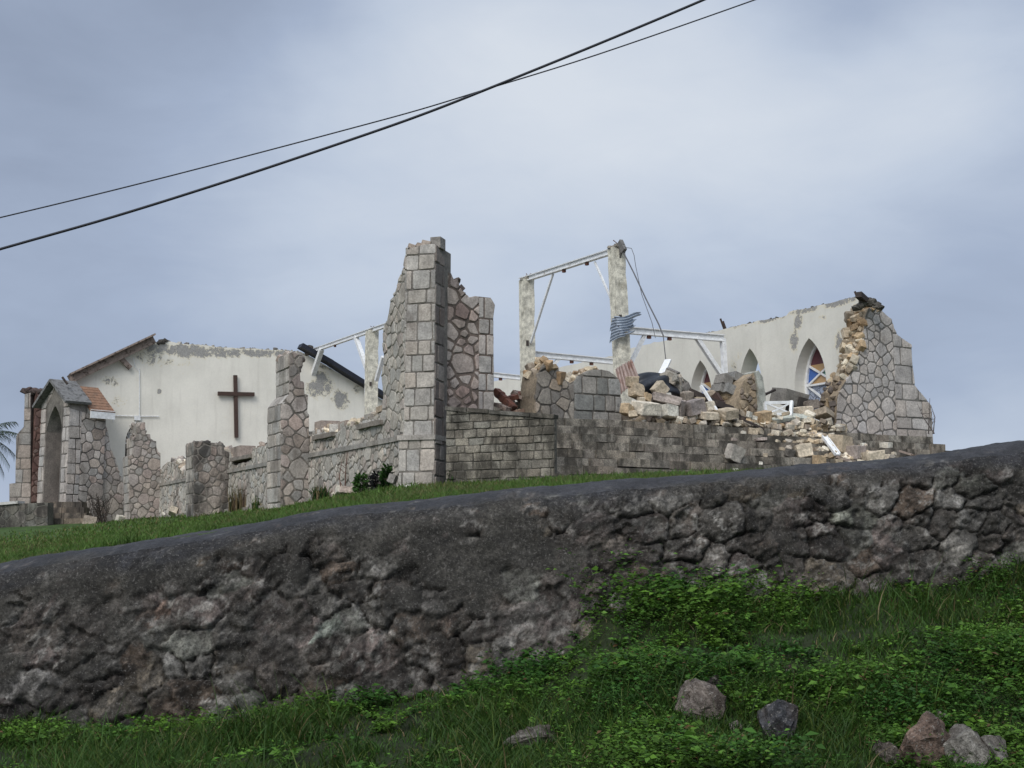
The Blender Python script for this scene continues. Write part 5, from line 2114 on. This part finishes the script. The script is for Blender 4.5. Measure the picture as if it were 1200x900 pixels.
    # pale plaster shards
    for pts, lab in ((((904, 493), (925, 487), (930, 492), (908, 497)), 'thin pale green plaster shard in front of the white window frame'),
                     (((928, 487), (948, 489), (952, 494), (930, 492)), 'curved pale plaster shard right of the white window frame post')):
        mb = MB()
        q = [pb(x, y, -.3 + .25 * (i < 2)) for i, (x, y) in enumerate(pts)]
        n_ = Vector((0, -.03, .06))
        mb.add(q + [p + n_ for p in q], [(0, 1, 2, 3), (4, 5, 6, 7), (0, 1, 5, 4), (1, 2, 6, 5), (2, 3, 7, 6), (3, 0, 4, 7)], (.5, .52, .47))
        tag(mb.build('plaster_shard', CONC), lab, 'plaster shard')
    # spikes of timber by the leaning chunk
    stick((pb(893, 464, .6), pb(908, 457, .9)), .06, .05, DARKWOOD, 'roof_timber', 'dark splinter sticking out between the leaning chunk and concrete lump', 'timber')


wreckage()


BOULDERS = []


def ground_rubble():
    rng = random.Random(131)

    def G(px, py, w, h, Y, t, lab, bl=.6, rot=None, group=None, name='stone_block', cat='stone block', mat=None):
        p = at(px, py + h * .5, Y)
        z = float(ground_z(p.x, p.y))
        s = Y / 1512
        mb = MB()
        add_rock(mb, (p.x, p.y, min(p.z, z + .25)), (w * s, w * s * .7, h * s), rng, vary(t, rng, .06), bl * .9, rot, 2, .03, sink=.05)
        tag(mb.build(name, mat or STONE_CLEAN), lab, cat, group)
    G(105, 611, 15, 11, 47.5, (.42, .36, .31), 'pinkish squared block on the grass beside the porch steps', .85, (0, .2, .3))
    G(141, 608, 11, 7, 49, PALE, 'small white stone on the grass between porch and first pier', .3)
    G(168, 604, 22, 11, 49.5, PALE, 'widest white slab of rubble at the foot of the far buttress', .5)
    G(183, 601, 14, 9, 49.8, CREAM, 'cream wedge of rubble leaning on the far buttress foot', .4)
    G(203, 602, 14, 8, 46, CREAM, 'flat cream stone between the two far buttresses', .5)
    G(212, 591, 16, 15, 48, ORNG, 'orange tan stone pile top between the two far buttresses', .4)
    G(198, 596, 12, 10, 48.5, TAN, 'tan stone beside the orange stone between far buttresses', .4)
    G(242, 590, 20, 20, 42.4, (.27, .26, .25), 'leaning grey slab against the squat dark buttress', .85, (.0, .5, .3))
    G(256, 586, 6, 30, 42.2, (.25, .24, .23), 'narrow upright grey slab tilted beside the squat dark buttress', .9, (.0, .35, .3))
    G(262, 577, 13, 18, 42.8, ORNG, 'raw orange core stone at the corner of the squat dark buttress', .3)
    G(408, 577, 18, 9, 29.4, PINKG, 'pinkish rubble stone at the wall foot below the dry flower stalk', .4)
    G(397, 575, 10, 10, 29.8, PALE, 'small pale stone beside the pinkish one at the wall foot', .3)
    G(416, 574, 9, 8, 29.2, CREAM, 'small cream stone nearest the green weed at the wall foot', .3)
    G(480, 571, 13, 4, 24.7, PALE, 'flat white stone lying at the foot of the tall corner buttress', .5)
    G(460, 562, 10, 11, 26.4, (.26, .25, .24), 'dark grey stone in the weeds beside the tall corner buttress', .6)
    for x, y, Y in ((158, 609, 49), (176, 607, 49), (193, 604, 48), (222, 600, 45), (228, 603, 44), (300, 597, 38), (310, 595, 37), (350, 588, 34), (376, 583, 31.5), (392, 580, 30), (425, 577, 28.5), (440, 575, 27.5), (468, 571, 25.6), (208, 599, 47), (150, 610, 49)):
        G(x, y, rng.uniform(5, 9), rng.uniform(3, 5), Y, rng.choice([CREAM, PALE, (.3, .28, .25)]), 'small pale stone in the grass along the foot of the side wall', .4, group='small stones along the side wall', name='rubble_stone', cat='stone')
    # boulders on the bank, found by meeting the ground
    def bank_hit(px, py):
        d = ray(px, py)
        for k in range(600):
            y = 6.5 + k * .01
            z = CAMZ + d.z * y
            if z <= float(ground_z(d.x * y, y)):
                return Vector((d.x * y, y, z))
        return at(px, py, 10)
    for px, py, w, h, t, lab, bl in (
            (822, 833, 56, 46, (.22, .19, .17), 'brown and white lichened boulder in the weeds, tallest of the bank', .3),
            (835, 812, 34, 26, (.04, .04, .043), 'small black rock tucked behind the lichened boulder', .3),
            (914, 856, 56, 46, (.060, .062, .070), 'smooth dark slate grey rock sunk in the weeds', .1),
            (866, 860, 20, 18, (.24, .22, .20), 'small pale rounded stone between the lichened boulder and slate rock', .2),
            (930, 793, 24, 18, (.05, .035, .03), 'small dark brown rock half hidden in the leaves', .2),
            (1043, 892, 40, 34, (.17, .15, .13), 'rounded brownish rock at the end of the roadside rock row', .2),
            (1085, 905, 72, 44, (.17, .12, .095), 'rusty brown rock with white spots in the roadside rock row', .3),
            (1137, 890, 62, 46, (.23, .22, .20), 'pale grey lichened rock, highest of the roadside rock row', .4),
            (1168, 897, 50, 40, (.20, .19, .175), 'pale grey pitted rock at the far end of the roadside rock row', .3),
            (1100, 850, 40, 14, (.30, .28, .25), 'slim pale stone edge showing in the grass above the rock row', .5),
            (622, 876, 60, 22, (.15, .14, .125), 'flat grey stone lying low in the short grass', .4)):
        p = bank_hit(px, min(py + h * .25, 899))
        s = p.y / 1512
        mb = MB()
        global rng_off
        rng_off = rng.uniform(0, 6)
        BOULDERS.append((p.x, p.y, w * s / 2))
        add_rock(mb, (p.x, p.y + .08, p.z), (w * s, w * s * .8, h * s * 1.3), rng, t, 0, None, 3, .045, sink=.27)
        tag(mb.build('boulder', BOULD), lab, 'boulder')


ground_rubble()


# ------------------------------------------------------------------ vegetation
def blades_mesh(name, P, Hh, Wd, lean, tint, rs, seg=2):
    """P (n,3) feet; curved blades"""
    n = len(P)
    az = rs.uniform(0, 2 * np.pi, n)
    ld = rs.uniform(0, 2 * np.pi, n)
    sx, sy = np.cos(az) * Wd / 2, np.sin(az) * Wd / 2
    rows = []
    for k in range(seg + 1):
        t = k / seg
        ox, oy = np.cos(ld) * lean * Hh * t ** 1.8, np.sin(ld) * lean * Hh * t ** 1.8
        z = Hh * t * (1 - .25 * lean * t)
        w = (1 - t) ** .7 + .06
        rows.append(np.stack([P[:, 0] + ox - sx * w, P[:, 1] + oy - sy * w, P[:, 2] + z], 1))
        rows.append(np.stack([P[:, 0] + ox + sx * w, P[:, 1] + oy + sy * w, P[:, 2] + z], 1))
    V = np.stack(rows, 1).reshape(-1, 3)
    m = 2 * (seg + 1)
    base = (np.arange(n) * m)[:, None]
    q = np.concatenate([base + np.array([[2 * k, 2 * k + 1, 2 * k + 3, 2 * k + 2]]) for k in range(seg)], 0)
    T = np.repeat(tint, m, 0)
    return V, q, T


def leaf_tris(C, D, L, W, rs, tint):
    """diamond leaflets: centre foot C, direction D, length, width"""
    n = len(C)
    up = rs.normal(0, 1, (n, 3)) * .55 + np.array([0, -.25, 1.0])
    S = np.cross(D, up)
    S /= np.linalg.norm(S, axis=1, keepdims=True) + 1e-9
    Nn = np.cross(S, D)
    v0 = C
    v1 = C + D * (L * .45)[:, None] + S * (W / 2)[:, None] + Nn * (L * .08)[:, None]
    v2 = C + D * L[:, None] - Nn * (L * .10)[:, None]
    v3 = C + D * (L * .45)[:, None] - S * (W / 2)[:, None] + Nn * (L * .08)[:, None]
    V = np.stack([v0, v1, v2, v3], 1).reshape(-1, 3)
    Fq = np.arange(4 * n).reshape(n, 4)
    return V, Fq, np.repeat(tint, 4, 0)


def join(parts):
    V, Q, T = [], [], []
    o = 0
    for v, q, t in parts:
        V.append(v)
        Q.append(q + o)
        T.append(t)
        o += len(v)
    return np.concatenate(V), np.concatenate(Q), np.concatenate(T)


def lawn():
    rs = np.random.RandomState(7)
    parts = []
    for n, y0, y1, h, w in ((7000, .80, 1.05, .11, .012), (74000, .9, 7, .075, .014), (64000, 6, 22, .09, .022), (34000, 18, 46, .11, .04)):
        t = rs.uniform(0, 1, n)
        r = y0 + (y1 - y0) * t
        yy = 11 + r
        px = rs.uniform(-420, 1240, n)
        x = (px - 600) / 1512 * yy
        y = WY(x) + r
        # keep to the near side of the church walls
        a = (x - C0.x) * UF.x + (y - C0.y) * UF.y
        b = (x - C0.x) * US.x + (y - C0.y) * US.y
        ok = (a < -.1) | (b < -3.0)
        x, y = x[ok], y[ok]
        z = ground_z(x, y)
        P = np.stack([x, y, z], 1)
        patch = fbm(x * .9, y * .5, 33)[:, None]
        mow = fbm(x * 4, y * 4, 35)[:, None]
        c = (np.array([[.060, .125, .022]]) * (1 - patch) + np.array([[.085, .135, .030]]) * patch) * (.55 + .9 * mow)
        c = c * rs.uniform(.75, 1.25, (len(x), 1))
        bare = sst(fbm(x * 1.6, y * .8, 37, 5), .50, .66)[:, None]
        c = c * (1 - .5 * bare) + .5 * bare * np.array([[.085, .085, .035]])
        dry = rs.uniform(0, 1, (len(x), 1)) < .05 + .12 * bare
        tuft = .85 + .6 * sst(fbm(x * 2.2, y * 1.2, 39), .60, .72)
        c = np.where(dry, np.array([[.16, .14, .06]]), c)
        parts.append(blades_mesh('x', P, h * tuft * (1 - .75 * sst(x, .8, 2.4) * (y < WY(x) + 3)) * rs.uniform(.35, 1.35, len(x)), np.full(len(x), w), rs.uniform(.2, .9, len(x)), c, rs))
    V, Q, T = join(parts)
    o = fast_mesh('lawn_grass', V, Q, T, LEAF)
    tag(o, 'mown green lawn sloping from the retaining wall up to the ruin', 'grass', kind='stuff')


lawn()


def boulder_clear(x, y):
    """plants stay short right in front of the rocks"""
    k = np.ones_like(x)
    for bx_, by_, r in BOULDERS:
        inn = (np.abs(x - bx_) < r * 1.25) & (y < by_ + r * .4) & (y > by_ - .55)
        k = np.where(inn, .55, k)
    return k


def bank_cover():
    rs = np.random.RandomState(8)
    # grass
    n = 175000
    px = rs.uniform(-450, 1620, n)
    Y = rs.uniform(7.4, 12.6, n)
    x = (px - 600) / 1512 * Y
    w = WY(x)
    ok = Y < w + .12
    x, Y = x[ok], Y[ok]
    z = ground_z(x, Y)
    g = fbm(x * 1.1, Y * 1.1, 45)
    leafy = fbm(x * .8 + 3, Y * .8, 46)
    right = sst(x, -.6, 1.4)
    keep = rs.uniform(0, 1, len(x)) < (.25 + .9 * sst(g, .35, .6)) * (1 - .2 * right)
    x, Y, z, g = x[keep], Y[keep], z[keep], g[keep]
    hh = (.035 + .15 * sst(g, .3, .75)) * rs.uniform(.4, 1.5, len(x))
    tall = rs.uniform(0, 1, len(x)) < .03
    hh = np.where(tall, hh * 2.2, hh) * boulder_clear(x, Y)
    c = np.array([[.030, .068, .012]]) * (.5 + 1.1 * fbm(x * 2.5, Y * 2.5, 47)[:, None]) * rs.uniform(.65, 1.4, (len(x), 1))
    yel = rs.uniform(0, 1, (len(x), 1))
    c = np.where(yel < .16, np.array([[.072, .105, .020]]) * rs.uniform(.7, 1.2, (len(x), 1)), c)
    c = np.where(yel > .955, np.array([[.15, .12, .06]]), c)
    for bx_, by_, r in BOULDERS:
        k = 110
        an = rs.uniform(math.pi * .95, math.pi * 2.05, k)
        rr_ = r * rs.uniform(.75, 1.3, k)
        ax_, ay_ = bx_ + np.cos(an) * rr_, by_ + .08 + np.sin(an) * rr_ * .9
        x, Y, z = np.append(x, ax_), np.append(Y, ay_), np.append(z, ground_z(ax_, ay_))
        hh = np.append(hh, rs.uniform(.04, .13, k))
        c = np.concatenate([c, np.array([[.034, .075, .014]]) * rs.uniform(.5, 1.5, (k, 1))])
    V, Q, T = blades_mesh('g', np.stack([x, Y, z], 1), hh, rs.uniform(.006, .013, len(x)), rs.uniform(.3, 1.0, len(x)), c, rs, 3)
    o = fast_mesh('bank_grass', V, Q, T, LEAF)
    tag(o, 'rough uneven grass on the bank under the retaining wall', 'grass', kind='stuff')
    # leafy weeds: rosettes of stems with paired leaflets
    parts = []
    m = 21500
    px = rs.uniform(-450, 1620, m)
    Y = rs.uniform(7.8, 12.8, m)
    x = (px - 600) / 1512 * Y
    w = WY(x)
    right = sst(x, -.4, 1.3)
    nearwall = sst(w - Y, 1.4, .1)
    dens = .12 + .88 * right + .5 * nearwall * (1 - right)
    cl = fbm(x * 1.4, Y * 1.4, 48)
    keep = (Y < w + .10) & (rs.uniform(0, 1, m) < dens * sst(cl, .30, .55))
    x, Y = x[keep], Y[keep]
    nearwall, right, cl = nearwall[keep], right[keep], cl[keep]
    z = ground_z(x, Y)
    m = len(x)
    Hp = (.05 + .17 * sst(cl, .38, .7)) * rs.uniform(.5, 1.4, m) * (.62 + .5 * right)
    # the taller clump where the bank steps up
    bx = on_wall(715, 720)[0]
    Hp = Hp + .50 * np.exp(-((x - bx) / .20) ** 2 - ((Y - WY(x)) / .5) ** 2) * rs.uniform(.2, 1.2, m) + .06 * np.exp(-((x - bx - .5) / .6) ** 2 - ((Y - WY(x) + .2) / .5) ** 2) * rs.uniform(.2, 1.2, m)
    hue = np.clip(sst(fbm(x * 1.9, Y * 1.9, 49), .25, .75) + rs.normal(0, .22, m), 0, 1)
    psz = rs.choice([.7, .9, 1.2, 1.7, 2.3], m, p=[.25, .3, .25, .13, .07])
    Hp = Hp * boulder_clear(x, Y)
    for s in range(4):
        for leaf in range(9):
            az = rs.uniform(0, 2 * np.pi, m) if leaf == 0 else az
            if leaf == 0:
                tilt = rs.uniform(.25, .95, m)
                ln = Hp * rs.uniform(.8, 1.5, m)
            t = (leaf + 1) / 9.0
            r = ln * t
            cz = Hp * (1 - (1 - t) ** 1.6) * rs.uniform(.92, 1.05, m)
            C = np.stack([x + np.cos(az) * r * tilt, Y + np.sin(az) * r * tilt, z + cz], 1)
            sgn = 1 if leaf % 2 else -1
            a2 = az + sgn * rs.uniform(.7, 1.3, m) if leaf < 8 else az
            D = np.stack([np.cos(a2), np.sin(a2), rs.uniform(-.25, .45, m)], 1)
            D /= np.linalg.norm(D, axis=1, keepdims=True)
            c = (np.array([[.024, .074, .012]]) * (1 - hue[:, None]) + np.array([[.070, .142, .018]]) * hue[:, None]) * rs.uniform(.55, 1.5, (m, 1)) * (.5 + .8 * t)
            c = np.where(rs.uniform(0, 1, (m, 1)) < .022, np.array([[.11, .065, .03]]), c)
            L = rs.uniform(.013, .032, m) * psz * (.8 + .6 * Hp / .3)
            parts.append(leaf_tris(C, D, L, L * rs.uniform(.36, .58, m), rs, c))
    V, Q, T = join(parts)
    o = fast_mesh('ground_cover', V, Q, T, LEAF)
    tag(o, 'leafy green weeds covering the bank below the retaining wall', 'weeds', kind='stuff')


bank_cover()


def bush(name, label, px, py, Y, w, h, n, ll, cols, seed, cat='plant', upright=.3, parent=None):
    rs = np.random.RandomState(seed)
    p = at(px, py, Y)
    z = float(ground_z(p.x, p.y))
    s = Y / 1512
    W, H = w * s / 2, h * s
    root = thing(name, label, cat, (p.x, p.y, z))
    u = rs.uniform(0, 2 * np.pi, n)
    r = np.sqrt(rs.uniform(0, 1, n)) * W
    t = rs.uniform(.05, 1, n)
    lump = .65 + .5 * vnoise(u * 1.6, t * 4, seed)
    rr = r * lump * np.sqrt(np.clip(1.25 - t * .9, .1, 1.2))
    C = np.stack([np.cos(u) * rr, np.sin(u) * rr, t * H * (.75 + .35 * lump) * rs.uniform(.85, 1.1, n)], 1)
    D = np.stack([np.cos(u) + rs.normal(0, .5, n), np.sin(u) + rs.normal(0, .5, n), rs.normal(upright, .5, n)], 1)
    D /= np.linalg.norm(D, axis=1, keepdims=True)
    cc = np.array(cols)[rs.randint(0, len(cols), n)] * rs.uniform(.6, 1.4, (n, 1))
    L = ll * rs.uniform(.6, 1.3, n)
    V, Q, T = leaf_tris(C, D, L, L * .45, rs, cc)
    fast_mesh('foliage', V, Q, T, LEAF, root)
    mb = MB()
    for k in range(7):
        a = k * .9 + .3
        tube(mb, [root.location + Vector((.02 * math.cos(a), .02 * math.sin(a), -.05)), root.location + Vector((W * .45 * math.cos(a), W * .45 * math.sin(a), H * .75))], .012, r1=.004, sides=5)
    mb.build('stem', BROWNWOOD, root)
    return root


def stalks(name, label, px, py, Y, w, h, n, cols, seed, cat='plant', wd=.02, lean=.5):
    rs = np.random.RandomState(seed)
    p = at(px, py, Y)
    z = float(ground_z(p.x, p.y))
    s = Y / 1512
    W, H = w * s / 2, h * s
    P = np.stack([rs.uniform(-W, W, n) * .8, rs.uniform(-.3, .3, n), np.full(n, -.03)], 1)
    cc = np.array(cols)[rs.randint(0, len(cols), n)] * rs.uniform(.6, 1.4, (n, 1))
    V, Q, T = blades_mesh('s', P, H * rs.uniform(.4, 1.1, n), np.full(n, wd), rs.uniform(0, lean, n), cc, rs, 3)
    o = fast_mesh(name, V, Q, T, LEAF)
    o.location = (p.x, p.y, z)
    tag(o, label, cat)


GR, DG, DRY = (.035, .085, .02), (.018, .045, .014), (.20, .15, .08)
bush('leafy_weed', 'bright green round weed at the side wall foot beside the purple bush', 423, 578, 28.4, 17, 20, 420, .10, [GR, (.05, .11, .025)], 3)
bush('dark_bush', 'low dark purple bush at the foot of the side wall near the tall corner', 444, 577, 27.6, 24, 20, 620, .09, [(.016, .016, .02), (.022, .02, .026), (.02, .028, .02)], 4)
bush('leafy_weed', 'upright green weed between the purple bush and tall corner buttress', 453, 573, 27.0, 12, 24, 300, .12, [GR, DG], 5, upright=.9)
stalks('grass_clump', 'thick dark green grass clump in front of the tallest buttress foot', 349, 589, 34.2, 40, 36, 420, [DG, GR, (.05, .07, .02)], 6, 'grass clump', .05, .8)
stalks('grass_clump', 'smaller grass clump right of the tallest buttress along the wall foot', 377, 584, 31.5, 24, 20, 200, [DG, GR, DRY], 7, 'grass clump', .04, .8)
stalks('dry_grass', 'tall straw coloured dry stalks against the bay beyond the tallest buttress', 288, 597, 38.5, 44, 34, 260, [DRY, (.13, .11, .06), (.06, .07, .03), (.10, .07, .05)], 8, 'dry grass', .035, .35)
stalks('dry_grass', 'short yellow green tuft beside the tallest buttress on the dry stalk side', 304, 594, 37.0, 16, 18, 120, [(.10, .12, .04), GR, DRY], 9, 'dry grass', .04, .6)
bush('green_weed', 'tiny green weed growing on the dark foot of the corner terrace wall', 529, 566, 25.3, 12, 13, 120, .06, [GR, DG], 12)
bush('green_weed', 'low green weed against the terrace wall between tall corner and steps', 571, 563, 25.2, 14, 7, 110, .06, [GR, DG], 13)


def bare_shrub(name, label, px, py, Y, w, h, n, col, seed, cat='shrub'):
    rng = random.Random(seed)
    p = at(px, py, Y)
    z = float(ground_z(p.x, p.y)) if Y > 33 or px < 900 else p.z
    s = Y / 1512
    m = plain_mat('twig_' + name, col, .9)
    root = thing(name, label, cat, (p.x, p.y, z))
    for k in range(n):
        mb = MB()
        base = Vector((p.x + rng.uniform(-.25, .25) * w * s, p.y + rng.uniform(-.1, .1), z - .05))
        tip = Vector((p.x + rng.uniform(-.5, .5) * w * s, p.y + rng.uniform(-.3, .3), z + h * s * rng.uniform(.6, 1)))
        mid = base.lerp(tip, .5) + Vector((rng.uniform(-.08, .08), 0, .05))
        tube(mb, [base, mid, tip], .018, r1=.005, sides=5)
        for q in range(5):
            t = rng.uniform(.3, .95)
            st = base.lerp(tip, t)
            tube(mb, [st, st + Vector((rng.uniform(-.3, .3), rng.uniform(-.2, .2), rng.uniform(.02, .3))) * (h * s * .5)], .008, r1=.003, sides=4)
        mb.build('branch', m, root)


bare_shrub('bare_shrub', 'dense dry brown shrub beside the porch steps', 117, 610, 47.6, 34, 40, 26, (.045, .034, .028), 21)
bare_shrub('bare_sapling', 'thin leafless sapling growing at the end of the steps by the lilac corner', 1090, 506, 31.0, 16, 46, 3, (.10, .085, .08), 22, 'sapling')
bare_shrub('dry_flower_stalk', 'dry reddish flower stalk leaning on the side wall between two ledges', 398, 575, 29.6, 26, 62, 2, (.14, .075, .06), 23, 'dry plant')


def palm():
    rs = random.Random(33)
    Y = 66.0
    p = at(-26, 640, Y)
    z = float(ground_z(p.x, p.y))
    root = thing('palm_tree', 'dark palm tree beyond the ruin, its fronds hanging beside the pier', 'palm tree', (p.x, p.y, z))
    head = at(-24, 512, Y)
    mb = MB()
    tube(mb, [(p.x, p.y, z - .2), (p.x + .1, p.y, z + (head.z - z) * .5), tuple(head)], .2, r1=.13, sides=9)
    mb.build('trunk', BROWNWOOD, root)
    nf = 22
    for k in range(nf):
        az = 2 * math.pi * k / nf + rs.uniform(-.15, .15)
        el = rs.choice([.9, .5, .1, -.3, -.6]) + rs.uniform(-.1, .1)
        L = rs.uniform(1.9, 2.5)
        pts = []
        d = Vector((math.cos(az) * math.cos(el), math.sin(az) * math.cos(el), math.sin(el)))
        q = head.copy()
        for i in range(12):
            pts.append(q.copy())
            d = (d + Vector((0, 0, -.085))).normalized()
            q = q + d * (L / 11)
        mb = MB()
        tube(mb, pts, .03, (.03, .045, .018), sides=5, r1=.008)
        for i in range(1, 12):
            for sub in (0, .5):
                c = pts[i].lerp(pts[min(i + 1, 11)], sub)
                dd = (pts[min(i + 1, 11)] - pts[i - 1]).normalized()
                s = dd.cross(Vector((0, 0, 1))).normalized()
                ll = .65 * math.sin(math.pi * (.12 + .8 * i / 12)) + .1
                for sg in (-1, 1):
                    tip = c + s * sg * ll * .55 + dd * ll * .45 - Vector((0, 0, ll * rs.uniform(.35, .75)))
                    mb.add([c - dd * .03, c + dd * .03, tip], [(0, 1, 2)], vary((.026, .042, .022), rs, .3))
        mb.build('frond', LEAF, root, recalc=False)


palm()
